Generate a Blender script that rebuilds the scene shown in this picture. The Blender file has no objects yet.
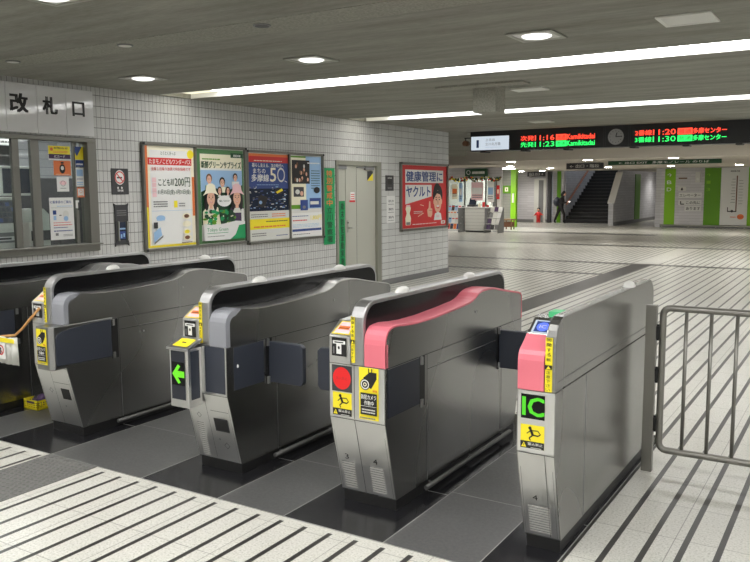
import bpy, math, random
from mathutils import Vector, Matrix
random.seed(7)
sc = bpy.context.scene
col = sc.collection
# ------------------------------------------------------------------ materials
MATS = {}
def mat(name, c=(.5, .5, .5), rough=.5, metal=0., emit=0., spec=.5, coat=0., alpha=1.):
    if name in MATS: return MATS[name]
    m = bpy.data.materials.new(name); m.use_nodes = True
    b = m.node_tree.nodes['Principled BSDF']
    b.inputs['Base Color'].default_value = (*c, 1)
    b.inputs['Roughness'].default_value = rough
    b.inputs['Metallic'].default_value = metal
    b.inputs['Specular IOR Level'].default_value = spec
    b.inputs['Coat Weight'].default_value = coat
    if emit:
        b.inputs['Emission Color'].default_value = (*c, 1)
        b.inputs['Base Color'].default_value = (*(v*.06 for v in c), 1)
        b.inputs['Emission Strength'].default_value = emit
    MATS[name] = m
    return m
def srgb(r, g, b):
    f = lambda v: (v/255/12.92) if v/255 <= .04045 else ((v/255+.055)/1.055)**2.4
    return (f(r), f(g), f(b))
def nodes(m): return m.node_tree.nodes, m.node_tree.links, m.node_tree.nodes['Principled BSDF']
def coords(N, L, scale=(1, 1, 1)):
    tc = N.new('ShaderNodeNewGeometry'); mp = N.new('ShaderNodeMapping')
    mp.inputs['Scale'].default_value = scale
    L.new(tc.outputs['Position'], mp.inputs['Vector'])
    return mp.outputs['Vector']
def noise(N, L, vec, scale, detail=4, rough=.6):
    n = N.new('ShaderNodeTexNoise'); n.inputs['Scale'].default_value = scale
    n.inputs['Detail'].default_value = detail; n.inputs['Roughness'].default_value = rough
    L.new(vec, n.inputs['Vector']); return n.outputs['Fac']
def ramp(N, L, fac, stops):
    r = N.new('ShaderNodeValToRGB'); e = r.color_ramp.elements
    while len(e) < len(stops): e.new(.5)
    for i, (p, c) in enumerate(stops):
        e[i].position = p; e[i].color = (*c, 1)
    L.new(fac, r.inputs['Fac']); return r.outputs['Color']
def math_(N, L, op, a, b=None, clamp=False):
    n = N.new('ShaderNodeMath'); n.operation = op; n.use_clamp = clamp
    for i, v in enumerate((a, b)):
        if v is None: continue
        if isinstance(v, (int, float)): n.inputs[i].default_value = v
        else: L.new(v, n.inputs[i])
    return n.outputs[0]
def mixc(N, L, fac, a, b):
    n = N.new('ShaderNodeMix'); n.data_type = 'RGBA'
    L.new(fac, n.inputs[0]) if not isinstance(fac, (int, float)) else setattr(n.inputs[0], 'default_value', fac)
    for i, v in ((6, a), (7, b)):
        if isinstance(v, tuple): n.inputs[i].default_value = (*v, 1)
        else: L.new(v, n.inputs[i])
    return n.outputs[2]
def bump(N, L, B, h, strength, dist=.01):
    b = N.new('ShaderNodeBump'); b.inputs['Strength'].default_value = strength; b.inputs['Distance'].default_value = dist
    L.new(h, b.inputs['Height']); L.new(b.outputs['Normal'], B.inputs['Normal'])

def line_mask(N, L, x, pitch, offset, width):
    """1 where x lies within width/2 of offset + k*pitch"""
    a = math_(N, L, 'SUBTRACT', x, offset)
    a = math_(N, L, 'DIVIDE', a, pitch)
    a = math_(N, L, 'ADD', a, .5)
    a = math_(N, L, 'FRACT', a)
    a = math_(N, L, 'SUBTRACT', a, .5)
    a = math_(N, L, 'ABSOLUTE', a)
    return math_(N, L, 'LESS_THAN', a, width/2/pitch)
def between(N, L, x, lo, hi):
    return math_(N, L, 'MULTIPLY', math_(N, L, 'GREATER_THAN', x, lo), math_(N, L, 'LESS_THAN', x, hi))

def make_tile(name, axis, base, grout, w, h, rough=.35, gw=.0045, warm=None):
    m = mat(name, base, rough); N, L, B = nodes(m)
    g = N.new('ShaderNodeNewGeometry'); s = N.new('ShaderNodeSeparateXYZ'); L.new(g.outputs['Position'], s.inputs[0])
    u = s.outputs[axis]; z = s.outputs['Z']
    mk = line_mask(N, L, z, h, 2.57, gw*1.4)
    if w: mk = math_(N, L, 'MAXIMUM', line_mask(N, L, u, w, 0.013, gw), mk)
    # every tile a slightly different tone
    cu = math_(N, L, 'FLOOR', math_(N, L, 'DIVIDE', math_(N, L, 'SUBTRACT', u, .013), w or .4))
    cz = math_(N, L, 'FLOOR', math_(N, L, 'DIVIDE', math_(N, L, 'SUBTRACT', z, 2.57), h))
    cb = N.new('ShaderNodeCombineXYZ'); L.new(cu, cb.inputs[0]); L.new(cz, cb.inputs[1])
    wn = N.new('ShaderNodeTexWhiteNoise'); L.new(cb.outputs[0], wn.inputs['Vector'])
    c = mixc(N, L, wn.outputs['Value'], tuple(v*.93 for v in base), tuple(min(1, v*1.05) for v in base))
    c = mixc(N, L, mk, c, grout)
    L.new(c, B.inputs['Base Color'])
    r = math_(N, L, 'MULTIPLY', mk, .5); r = math_(N, L, 'ADD', r, rough); L.new(r, B.inputs['Roughness'])
    inv = math_(N, L, 'SUBTRACT', 1.0, mk); bump(N, L, B, inv, .35, .002)
    return m
make_tile('wall_tile', 'Y', srgb(196, 196, 193), srgb(104, 104, 100), .055, .11)
make_tile('wall_tile_wide', 'Y', srgb(200, 201, 198), srgb(104, 104, 100), .22, .11)
make_tile('far_tile', 'X', srgb(205, 203, 206), srgb(150, 148, 150), 0, .11)
make_tile('far_tile_y', 'Y', srgb(196, 196, 200), srgb(150, 150, 152), 0, .11)

# striped stone floor
m = mat('striped_floor', (.6, .6, .57), .3); N, L, B = nodes(m)
g = N.new('ShaderNodeNewGeometry'); s = N.new('ShaderNodeSeparateXYZ'); L.new(g.outputs['Position'], s.inputs[0])
X, Y = s.outputs['X'], s.outputs['Y']
sp = noise(N, L, coords(N, L), 95, 3, .7)
stone = ramp(N, L, sp, [(.30, srgb(150, 148, 138)), (.45, srgb(203, 202, 194)), (.7, srgb(222, 221, 215))])
blot = noise(N, L, coords(N, L), 1.3, 3)
stone = mixc(N, L, math_(N, L, 'MULTIPLY', blot, .25), stone, srgb(186, 184, 172))
cu = math_(N, L, 'FLOOR', math_(N, L, 'DIVIDE', math_(N, L, 'ADD', X, .62), .4311))
cv = math_(N, L, 'FLOOR', math_(N, L, 'DIVIDE', math_(N, L, 'SUBTRACT', Y, 4.484), .405))
cb = N.new('ShaderNodeCombineXYZ'); L.new(cu, cb.inputs[0]); L.new(cv, cb.inputs[1])
wn = N.new('ShaderNodeTexWhiteNoise'); L.new(cb.outputs[0], wn.inputs['Vector'])
stone = mixc(N, L, math_(N, L, 'MULTIPLY', wn.outputs['Value'], .16), stone, srgb(170, 168, 156))
grout = math_(N, L, 'MAXIMUM', line_mask(N, L, X, .4311, -.668, .004), line_mask(N, L, Y, .405, 4.484, .004))
stone = mixc(N, L, math_(N, L, 'MULTIPLY', grout, .55), stone, srgb(70, 68, 62))
stripe = line_mask(N, L, X, .1437, -.473, .027)
notedge = math_(N, L, 'SUBTRACT', 1.0, between(N, L, Y, 2.905, 5.23))
gate_zone = math_(N, L, 'GREATER_THAN', X, -1.06)
stripe = math_(N, L, 'MULTIPLY', stripe, math_(N, L, 'MAXIMUM', notedge, gate_zone))
plain = math_(N, L, 'SUBTRACT', 1.0, between(N, L, X, -4.175, -3.70))
stripe = math_(N, L, 'MULTIPLY', stripe, plain)
c = mixc(N, L, stripe, stone, srgb(52, 50, 48))
# dark cross bands and the path of tactile paving further back
def orb(*ms):
    r = ms[0]
    for q in ms[1:]: r = math_(N, L, 'MAXIMUM', r, q)
    return r
both = lambda a, b: math_(N, L, 'MULTIPLY', a, b)
band = orb(between(N, L, Y, 16.8, 17.1), both(between(N, L, Y, 14.55, 14.8), math_(N, L, 'LESS_THAN', X, -4.1)),
           between(N, L, Y, 21.9, 22.3), both(between(N, L, X, -4.15, -3.73), between(N, L, Y, 5.4, 17)),
           both(between(N, L, Y, 27.2, 27.9), math_(N, L, 'LESS_THAN', X, -6)))
c = mixc(N, L, band, c, srgb(70, 70, 70))
L.new(c, B.inputs['Base Color'])
rr = math_(N, L, 'ADD', math_(N, L, 'MULTIPLY', sp, .12), .24)
L.new(rr, B.inputs['Roughness'])

def granite(name, c1, c2, rough, sc_=60):
    m = mat(name, c1, rough); N, L, B = nodes(m)
    f = noise(N, L, coords(N, L), sc_, 4, .7)
    f2 = noise(N, L, coords(N, L), 2.2, 3)
    c = ramp(N, L, f, [(.3, c1), (.75, c2)])
    c = mixc(N, L, math_(N, L, 'MULTIPLY', f2, .35), c, c2)
    L.new(c, B.inputs['Base Color'])
    r = math_(N, L, 'ADD', math_(N, L, 'MULTIPLY', f2, .18), rough-.06); L.new(r, B.inputs['Roughness'])
    return m
granite('lane_granite', srgb(64, 64, 64), srgb(92, 92, 91), .30)
granite('black_granite', srgb(18, 18, 20), srgb(32, 32, 35), .13)
granite('tactile_rubber', srgb(84, 84, 82), srgb(112, 112, 108), .6)
mat('joint', srgb(150, 150, 146), .5)

m = mat('ceiling_board', (.3, .3, .25), .9); N, L, B = nodes(m)
n1 = noise(N, L, coords(N, L, (.35, 2.2, 1)), 2.2, 6, .65)
n2 = noise(N, L, coords(N, L, (4, 26, 1)), 3, 3)
f = math_(N, L, 'ADD', math_(N, L, 'MULTIPLY', n1, .7), math_(N, L, 'MULTIPLY', n2, .3))
c = ramp(N, L, f, [(.34, srgb(118, 117, 108)), (.62, srgb(155, 154, 144))])
L.new(c, B.inputs['Base Color']); bump(N, L, B, n2, .25, .004)
m = mat('ceiling_band', (.4, .4, .35), .9); N, L, B = nodes(m)
n2 = noise(N, L, coords(N, L, (1, 1, 1)), 60, 3)
L.new(ramp(N, L, n2, [(.3, srgb(132, 131, 121)), (.7, srgb(164, 163, 152))]), B.inputs['Base Color'])
mat('far_ceiling', srgb(205, 197, 185), .8)

def steel(name, base, rough, var=.06):
    m = mat(name, base, rough, 1.); N, L, B = nodes(m)
    sm = noise(N, L, coords(N, L, (1, 1, .6)), 1.1, 0)
    mr = N.new('ShaderNodeMapRange'); L.new(sm, mr.inputs['Value']); mr.inputs['From Min'].default_value = 0.; mr.inputs['From Max'].default_value = 1.
    mr.inputs['To Min'].default_value = rough-var; mr.inputs['To Max'].default_value = rough+var; L.new(mr.outputs['Result'], B.inputs['Roughness'])
    return m
steel('steel', srgb(156, 156, 154), .27, .06)
steel('steel_lit', srgb(220, 220, 218), .33)  # paler copy of steel, the lit sheen of the fronts put in its colour
steel('steel_bright', srgb(180, 180, 180), .38, .02)
mat('steel_dull', srgb(92, 92, 90), .5, .4)
mat('cover_pink', srgb(222, 116, 130), .36)
mat('cover_grey', srgb(140, 142, 148), .40)
mat('navy', srgb(52, 56, 66), .42)
mat('navy_dark', srgb(38, 41, 50), .3)
mat('fin_black', (.004, .004, .005), .2, spec=.22)
mat('black', (.01, .01, .01), .45)
mat('dark_grey', srgb(58, 58, 60), .5)
mat('mid_grey', srgb(120, 120, 120), .5)
mat('white', srgb(227, 227, 224), .5)
mat('off_white', srgb(214, 214, 208), .5)
mat('yellow', srgb(240, 222, 40), .5)
mat('orange', srgb(226, 120, 60), .5)
mat('red', srgb(206, 44, 44), .5)
mat('blue', srgb(42, 68, 132), .5)
mat('leaf', srgb(78, 124, 76), .5)
mat('rail_wood', srgb(176, 126, 106), .5)
mat('light_blue', srgb(150, 185, 220), .5)
mat('green', srgb(20, 150, 88), .5)
mat('dark_green', srgb(22, 70, 40), .5)
mat('lime', srgb(132, 190, 30), .4)
mat('lime_dark', srgb(96, 152, 22), .4)
mat('skin', srgb(226, 176, 150), .6)
mat('hair', srgb(24, 20, 20), .6)
mat('brown', srgb(112, 74, 50), .6)
mat('rope_tan', srgb(196, 148, 90), .7)
mat('wood', srgb(120, 92, 62), .6)
mat('cream', srgb(238, 232, 206), .5)
mat('pale_pink', srgb(236, 196, 200), .5)
mat('purple', srgb(70, 50, 84), .6)
mat('dome', srgb(226, 226, 222), .3)
mat('door_paint', srgb(176, 176, 164), .45)
mat('door_frame', srgb(134, 134, 122), .4)
mat('alu', srgb(168, 168, 160), .35, .7)
mat('alu_dark', srgb(120, 119, 112), .4, .6)
mat('led_red', (1., .06, .03), .5, emit=2.2)
mat('led_green', (.03, 1., .16), .5, emit=1.6)
mat('led_off', (.012, .012, .014), .35)
mat('ic_green', (.10, .80, .02), .5, emit=.9)
mat('arrow_green', (.19, .9, .02), .5, emit=.9)
mat('stop_red', (1., .018, .018), .5, emit=.78)
mat('blue_glow', (.12, .2, 1.), .4, emit=1.2)
mat('green_glow', (.1, .8, .3), .4, emit=.6)
mat('sign_lit', (.80, .90, 1.), .4, emit=.75)
mat('phone_lit', (1., .95, .9), .4, emit=3)
mat('strip_light', (1., .99, .975), .5, emit=15)
mat('strip_light_seen', (1., .99, .975), .5, emit=9.5)
mat('strip_light_far', (1., .98, .95), .5, emit=8)
mat('strip_end', (1., .95, .72), .5, emit=1.1)
mat('down_light', (1., .98, .94), .5, emit=1.6)
mat('far_light', (1., .95, .85), .5, emit=60)
mat('shop_light', (1., .98, .95), .5, emit=11)
mat('office_tube', (1., .99, .97), .5, emit=14)
mat('screen', srgb(40, 48, 66), .2)
mat('fence_metal', srgb(140, 138, 132), .35, .8)
mat('stair_black', srgb(34, 34, 36), .6)
mat('stair_nose', srgb(118, 118, 118), .5)
mat('sign_acrylic', srgb(222, 222, 222), .08, coat=.5)
m = mat('glass', (.9, .95, .95), .02); N, L, B = nodes(m)
tr = N.new('ShaderNodeBsdfTransparent'); gl = N.new('ShaderNodeBsdfGlossy'); gl.inputs['Roughness'].default_value = .02
tr.inputs['Color'].default_value = (.86, .9, .89, 1)
mx = N.new('ShaderNodeMixShader'); mx.inputs[0].default_value = .05
L.new(tr.outputs[0], mx.inputs[1]); L.new(gl.outputs[0], mx.inputs[2]); L.new(mx.outputs[0], N['Material Output'].inputs['Surface'])

# ------------------------------------------------------------------ mesh builder
class MB:
    def __init__(s): s.v = []; s.f = []; s.m = []; s.mats = []; s.sm = []
    def mi(s, name):
        if name not in s.mats: s.mats.append(name)
        return s.mats.index(name)
    def face(s, pts, mt, smooth=False):
        b = len(s.v); s.v += [Vector(p) for p in pts]; s.f.append(list(range(b, b+len(pts)))); s.m.append(s.mi(mt)); s.sm.append(smooth)
    def mesh(s, vs, fs, mt, smooth=False):
        b = len(s.v); s.v += [Vector(p) for p in vs]; k = s.mi(mt)
        for f in fs: s.f.append([b+i for i in f]); s.m.append(k); s.sm.append(smooth)
    def box(s, x0, x1, y0, y1, z0, z1, mt):
        v = [(x, y, z) for x in (x0, x1) for y in (y0, y1) for z in (z0, z1)]
        s.mesh(v, [(0, 1, 3, 2), (4, 6, 7, 5), (0, 4, 5, 1), (2, 3, 7, 6), (0, 2, 6, 4), (1, 5, 7, 3)], mt); return s
    def prism(s, axis, lo, hi, prof, mt, smooth=False):
        """closed 2-D profile extruded along an axis; the profile is (y,z) for X, (x,z) for Y, (x,y) for Z"""
        def P(a, p): return {'X': (a, p[0], p[1]), 'Y': (p[0], a, p[1]), 'Z': (p[0], p[1], a)}[axis]
        n = len(prof); v = [P(lo, p) for p in prof]+[P(hi, p) for p in prof]
        area = sum(prof[i][0]*prof[(i+1) % n][1]-prof[(i+1) % n][0]*prof[i][1] for i in range(n))
        flip = (area < 0) != (axis == 'Y')
        side = [(i, (i+1) % n, n+(i+1) % n, n+i) for i in range(n)]
        caps = [tuple(reversed(range(n))), tuple(range(n, 2*n))]
        fs = side+caps
        if flip: fs = [tuple(reversed(f)) for f in fs]
        s.mesh(v, fs[:n], mt, smooth); b = len(s.v)-2*n
        for f in fs[n:]: s.f.append([b+i for i in f]); s.m.append(s.mi(mt)); s.sm.append(False)
        return s
    def tube(s, pts, r, mt, n=10, caps=True):
        pts = [Vector(p) for p in pts]; rings = []
        for i, p in enumerate(pts):
            d = (pts[min(i+1, len(pts)-1)]-pts[max(i-1, 0)]).normalized()
            a = d.orthogonal().normalized() if i == 0 else (a-d*a.dot(d)).normalized()
            b = d.cross(a); rr = r[i] if isinstance(r, (list, tuple)) else r
            rings.append([p+(a*math.cos(t*2*math.pi/n)+b*math.sin(t*2*math.pi/n))*rr for t in range(n)])
        v = [q for R in rings for q in R]; f = []
        for i in range(len(pts)-1):
            for t in range(n): f.append((i*n+t, i*n+(t+1) % n, (i+1)*n+(t+1) % n, (i+1)*n+t))
        s.mesh(v, f, mt, True); b = len(s.v)-len(v)
        if caps:
            s.f += [[b+t for t in reversed(range(n))], [b+(len(pts)-1)*n+t for t in range(n)]]; s.m += [s.mi(mt)]*2; s.sm += [False]*2
        return s
    def ell(s, c, r, mt, nu=16, nv=8, half=False):
        v = []; f = []
        for j in range(nv+1):
            ph = (math.pi/2*j/nv) if half else (-math.pi/2+math.pi*j/nv)
            for i in range(nu):
                th = 2*math.pi*i/nu
                v.append((c[0]+r[0]*math.cos(ph)*math.cos(th), c[1]+r[1]*math.cos(ph)*math.sin(th), c[2]+r[2]*math.sin(ph)))
        for j in range(nv):
            for i in range(nu): f.append((j*nu+i, j*nu+(i+1) % nu, (j+1)*nu+(i+1) % nu, (j+1)*nu+i))
        s.mesh(v, f, mt, True); return s
    def build(s, name, parent=None, bevel=0, kind=None, label=None, seg=2):
        if parent is None:
            xs = [p.x for p in s.v]; ys = [p.y for p in s.v]; zs = [p.z for p in s.v]
            o0 = Vector(((min(xs)+max(xs))/2, (min(ys)+max(ys))/2, min(zs)))
            base = o0
        else:
            base = Vector((0, 0, 0)); q = parent
            while q is not None: base += q.location; q = q.parent
            o0 = Vector((0, 0, 0))
        me = bpy.data.meshes.new(name); me.from_pydata([tuple(p-base) for p in s.v], [], s.f)
        for n_ in s.mats: me.materials.append(MATS[n_])
        me.polygons.foreach_set('material_index', s.m); me.polygons.foreach_set('use_smooth', s.sm); me.update()
        o = bpy.data.objects.new(name, me); col.objects.link(o); o.parent = parent; o.location = o0
        if bevel:
            b = o.modifiers.new('Bevel', 'BEVEL'); b.width = bevel; b.segments = seg; b.limit_method = 'ANGLE'; b.angle_limit = math.radians(35)
        if kind: o['kind'] = kind
        if label: o['label'] = label
        return o
def thing(name, label, cat, loc, group=None):
    o = bpy.data.objects.new(name, None); col.objects.link(o); o.location = loc; o.empty_display_size = .1
    o['label'] = label; o['category'] = cat
    if group: o['group'] = group
    return o
def tag(o, label, cat, group=None, kind=None):
    o['label'] = label; o['category'] = cat
    if group: o['group'] = group
    if kind: o['kind'] = kind
    return o
# ------------------------------------------------------------------ lettering
TXT = {}
def glyphs(body, bold=0.):
    k = (body, bold)
    if k in TXT: return TXT[k]
    cu = bpy.data.curves.new('t', 'FONT'); cu.body = body; cu.resolution_u = 2; cu.offset = bold; cu.size = 1
    o = bpy.data.objects.new('t', cu); col.objects.link(o)
    bpy.context.view_layer.update()
    me = bpy.data.meshes.new_from_object(o.evaluated_get(bpy.context.evaluated_depsgraph_get()))
    vs = [(v.co.x, v.co.y) for v in me.vertices]; fs = [tuple(p.vertices) for p in me.polygons]
    bpy.data.objects.remove(o); bpy.data.curves.remove(cu); bpy.data.meshes.remove(me)
    TXT[k] = (vs, fs); return TXT[k]
class Sheet:
    """flat print in the plane of a real surface; lay() gives each ink layer its own hair of thickness"""
    def __init__(s, origin, U, V, step=.0006, base=0.):
        s.o = Vector(origin); s.U = Vector(U).normalized(); s.V = Vector(V).normalized(); s.N = s.U.cross(s.V); s.mb = MB(); s.step = step; s.k = 0; s.b = base
    def P(s, u, v): return s.o+s.U*u+s.V*v+s.N*(s.b+s.k*s.step)
    def poly(s, pts, mt, up=True):
        if up: s.k += 1
        a = sum(pts[i][0]*pts[(i+1) % len(pts)][1]-pts[(i+1) % len(pts)][0]*pts[i][1] for i in range(len(pts)))
        if a < 0: pts = pts[::-1]
        s.mb.face([s.P(*p) for p in pts], mt); return s
    def rect(s, u0, v0, u1, v1, mt, up=True): return s.poly([(u0, v0), (u1, v0), (u1, v1), (u0, v1)], mt, up)
    def oval(s, u, v, ru, rv, mt, n=20, up=True):
        return s.poly([(u+ru*math.cos(i*2*math.pi/n), v+rv*math.sin(i*2*math.pi/n)) for i in range(n)], mt, up)
    def ring(s, u, v, r, w, mt, n=24, asp=1.):
        s.k += 1
        for i in range(n):
            a, b = i*2*math.pi/n, (i+1)*2*math.pi/n
            s.mb.face([s.P(u+asp*q*math.cos(t), v+q*math.sin(t)) for q, t in ((r-w, a), (r, a), (r, b), (r-w, b))], mt)
        return s
    def line(s, a, b, w, mt, up=True):
        d = Vector((b[0]-a[0], b[1]-a[1])).normalized()*w/2; n = (-d.y, d.x)
        return s.poly([(a[0]+n[0], a[1]+n[1]), (a[0]-n[0], a[1]-n[1]), (b[0]-n[0], b[1]-n[1]), (b[0]+n[0], b[1]+n[1])], mt, up)
    def text(s, body, u0, v0, u1, v1, mt, bold=.0, rot=0, up=True):
        vs, fs = glyphs(body, 0.)
        if not vs: return s
        if up: s.k += 1
        xs = [p[0] for p in vs]; ys = [p[1] for p in vs]; a, b, c, d = min(xs), max(xs), min(ys), max(ys)
        su = (u1-u0)/(b-a or 1); sv = (v1-v0)/(d-c or 1)
        d = bold*.75*abs(v1-v0)
        for kk, (du, dv) in enumerate(((0, 0),) if d == 0 else ((-d, -d*.6), (d, -d*.6), (-d, d*.6), (d, d*.6))):
            s.mb.mesh([s.P(u0+du+(x-a)*su, v0+dv+(y-c)*sv)+s.N*(kk*.2*s.step) for x, y in vs], fs, mt)
        return s
    def rows(s, u0, v0, u1, v1, n, mt, fill=.45):
        """illegible small print: short bars"""
        s.k += 1; h = (v1-v0)/n
        for i in range(n):
            u = u0
            while u < u1-.002:
                w = min(random.uniform(.02, .07)*(u1-u0)*2, u1-u)
                s.rect(u, v0+i*h, u+w*.85, v0+(i+fill)*h, mt, False); u += w
        return s
    def build(s, name, parent=None, **k): return s.mb.build(name, parent, **k)
def arc(cx, cy, r, a0, a1, n=8): return [(cx+r*math.cos(math.radians(a0+(a1-a0)*i/n)), cy+r*math.sin(math.radians(a0+(a1-a0)*i/n))) for i in range(n+1)]
# ------------------------------------------------------------------ the hall
XW = -6.82; CZ = 2.65; FZ = 2.35
MB().box(-22, 9, -9, 46, -.06, 0, 'striped_floor').build('floor', kind='structure')
# dark granite field around the gates
mb = MB()
GY0, GY1 = 2.945, 5.2
xs = [(-6.82, -5.73, 'lane_granite'), (-5.73, -5.155, 'black_granite'), (-5.155, -4.725, 'lane_granite'), (-4.725, -4.157, 'black_granite'), (-4.157, -3.369, 'lane_granite'),
      (-3.369, -2.798, 'black_granite'), (-2.798, -2.363, 'lane_granite'), (-2.363, -1.79, 'black_granite'), (-1.79, -1.335, 'lane_granite'), (-1.335, -1.05, 'black_granite')]
for a, b, mt in xs:
    mb.box(a, b, GY0, GY1, 0, .003, mt)
for a, b, mt in xs:
    mb.box(b-.0025, b+.0025, GY0, GY1, .003, .0036, 'joint')
    if mt == 'lane_granite':
        for y in (3.65, 4.4): mb.box(a, b, y-.002, y+.002, .003, .0036, 'joint')
    else:
        mb.box(b-.12, b, 3.6, 3.604, .003, .0036, 'joint')
mb.box(-6.82, -1.05, GY0-.003, GY0, 0, .0036, 'joint')
mb.build('floor', kind='structure')
# tactile paving block
mb = MB(); mb.box(-4.165, -3.735, -1, 2.942, 0, .004, 'tactile_rubber')
y = 2.9
while y > 1.9:
    for i in range(11): mb.ell((-4.13+i*.036+(.018 if int(round((2.9-y)/.036)) % 2 else 0), y, .004), (.011, .011, .005), 'tactile_rubber', 6, 2, True)
    y -= .036
mb.build('floor', kind='structure')
# ceilings
mb = MB()
STR = [(-6.6, -5.95), (-2.6, -2.15), (1.65, 2.1), (6.38, 6.86), (10.15, 10.65), (14.3, 14.75), (17.6, 18.5)]  # last two strips continue the row, added unseen to brighten the ceiling step
edges = [-9]+[v for p in STR for v in p]+[21]
for i in range(0, len(edges), 2):
    a, b = edges[i], edges[i+1]
    mb = MB(); mb.box(-22, 9, a, b, CZ, CZ+.1, 'ceiling_board')
    if a == 2.1: mb.box(-22, 9, 3.97, 4.29, CZ-.004, CZ, 'ceiling_band')
    mb.build('ceiling', kind='structure')
for a, b in STR: mb = MB(); mb.box(-22, -6.76, a, b, CZ, CZ+.1, 'ceiling_board'); mb.build('ceiling', kind='structure')
mb = MB(); mb.box(-22, -9.9, 21, 24, CZ, CZ+.1, 'ceiling_board'); mb.build('ceiling', kind='structure')
mb = MB()
mb.box(-9.9, 9, 21, 35.6, FZ, FZ+.12, 'far_ceiling'); mb.box(-22, -9.9, 24, 35.6, FZ, FZ+.12, 'far_ceiling')
mb.build('ceiling', kind='structure')
mb = MB(); mb.box(-22, -12.05, 35.6, 46, FZ, FZ+.12, 'far_ceiling'); mb.build('ceiling', kind='structure')
mb = MB(); mb.box(-9.3, 9, 35.6, 46, FZ, FZ+.12, 'far_ceiling'); mb.build('ceiling', kind='structure')
mb = MB()
#, FZ+.12, 'far_ceiling'); mb.box(-9.3, 9, 35.6, 46, FZ, FZ+.12, 'far_ceiling')
mb.box(-9.9, 9, 20.98, 21.0, FZ, CZ+.1, 'far_ceiling'); mb.box(-22, -9.9, 23.98, 24, FZ, CZ+.1, 'far_ceiling'); mb.box(-9.91, -9.89, 21, 24, FZ, CZ+.1, 'far_ceiling')
mb.build('ceiling', kind='structure')
# strip lights in the ceiling slots
names = ['recessed strip light behind the camera, farthest back', 'recessed strip light behind the camera, second', 'recessed strip light just above the viewer',
         'long white strip light crossing the ceiling, the nearer of the two seen', 'long white strip light crossing the ceiling, the farther one', 'added strip light hidden behind the departure board', 'added strip light beyond the departure board']
for (a, b), lb in zip(STR, names):
    t = thing('strip_light', lb, 'ceiling light', (0, (a+b)/2, CZ), 'strip lights across the ceiling')
    mb = MB(); mb.box(-6.3, 8.8, a+.01, b-.01, CZ+.05, CZ+.09, 'strip_light' if a < 3 else 'strip_light_seen' if a < 12 else 'strip_light_far'); mb.box(-6.75, -6.3, a+.01, b-.01, CZ+.05, CZ+.09, 'strip_end' if a < 14 else 'off_white'); mb.build('diffuser', t)
    mb = MB()
    for yy in (a+.003, b-.011): mb.box(-6.74, 8.8, yy, yy+.008, CZ-.003, CZ+.09, 'white')
    mb.build('trim', t)
# left wall with its window opening: y 2.9..5.52, z .98..2.127
mb = MB(); WX0 = XW-.16
def wallbox(y0, y1, z0, z1, mt='wall_tile'): mb.box(WX0, XW, y0, y1, z0, z1, mt)
wallbox(-9, 2.9, 0, CZ); wallbox(2.9, 5.52, 0, .98); wallbox(2.9, 5.52, 2.127, CZ); wallbox(5.52, 9.93, 0, CZ)
wallbox(9.93, 11.17, 2.01, CZ)
wallbox(11.17, 13.67, 0, CZ, 'wall_tile_wide')
mb.build('wall_left', kind='structure')
mb = MB(); mb.box(-22, XW-.16, 13.5, 13.67, 0, CZ, 'far_tile'); mb.build('wall_left', kind='structure')
mb = MB(); mb.box(XW, XW+.012, 11.2, 13.68, 0, .09, 'mid_grey'); mb.box(XW, XW+.012, -9, 9.9, 0, .09, 'mid_grey'); mb.build('baseboard_left', kind='structure')
# back and right walls of the hall, far from the gates
mb = MB(); mb.box(-22, 9, -9.1, -9, 0, CZ, 'far_tile'); mb.build('wall_back', kind='structure')
mb = MB(); mb.box(9, 9.1, -9, 46, 0, CZ, 'far_tile_y'); mb.build('wall_right', kind='structure')
# square downlights
def square_light(x, y, lit, lb):
    t = thing('ceiling_downlight' if lit else 'ceiling_vent', lb, 'ceiling light' if lit else 'ceiling vent', (x, y, CZ), 'square lights in the ceiling' if lit else None)
    s = .165; mb = MB()
    for a, b, c, d in ((-s, s, -s, -s+.03), (-s, s, s-.03, s), (-s, -s+.03, -s+.03, s-.03), (s-.03, s, -s+.03, s-.03)):
        mb.box(x+a, x+b, y+c, y+d, CZ-.012, CZ-.0005, 'alu' if lit else 'off_white')
    mb.build('frame', t, bevel=.003)
    mb = MB()
    if lit:
        mb.box(x-s+.03, x+s-.03, y-s+.03, y+s-.03, CZ-.006, CZ-.0005, 'off_white')
        mb.build('panel', t)
        mb = MB(); mb.ell((x, y, CZ-.006), (.105, .105, -.02), 'down_light', 20, 5, True); mb.build('lamp', t)
    else:
        mb.box(x-s+.03, x+s-.03, y-s+.03, y+s-.03, CZ-.008, CZ-.0005, 'off_white'); mb.build('panel', t)
for x, y, lit, lb in ((-3.92, 5.36, 1, 'square downlight above the poster frames, right of the small one over the ticket window'), (-5.88, 5.36, 1, 'square downlight nearest the tiled wall above the ticket window'),
                      (-2.02, 5.4, 1, 'square downlight in the middle top of the photo'), (-1.03, 5.4, 0, 'blank pale square panel in the ceiling at upper right'),
                      (-3.83, 2.86, 1, 'square downlight cut by the top left edge of the photo'), (-1.9, 2.86, 1, 'square downlight overhead, just outside the view')):
    square_light(x, y, lit, lb)
square_light(-4.5, 12.3, 0, 'pale square ceiling panel close in front of the departure board')
for x, lb in ((-3.37, 'dark round ceiling recess in the pale band, nearest the strip light'), (-4.65, 'round ceiling recess in the pale band, middle of three'), (-5.98, 'round ceiling recess at the left end of the pale band')):
    t = thing('round_ceiling_spot', lb, 'ceiling fitting', (x, 4.08, CZ-.004), 'round fittings in the pale ceiling band')
    mb = MB(); mb.tube([(x, 4.08, CZ-.012), (x, 4.08, CZ-.0045)], .058, 'mid_grey', 20); mb.build('rim', t)
    mb = MB(); mb.tube([(x, 4.08, CZ-.0135), (x, 4.08, CZ-.0122)], .046, 'dark_grey' if x > -4 else 'off_white', 20); mb.build('lens', t)
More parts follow.
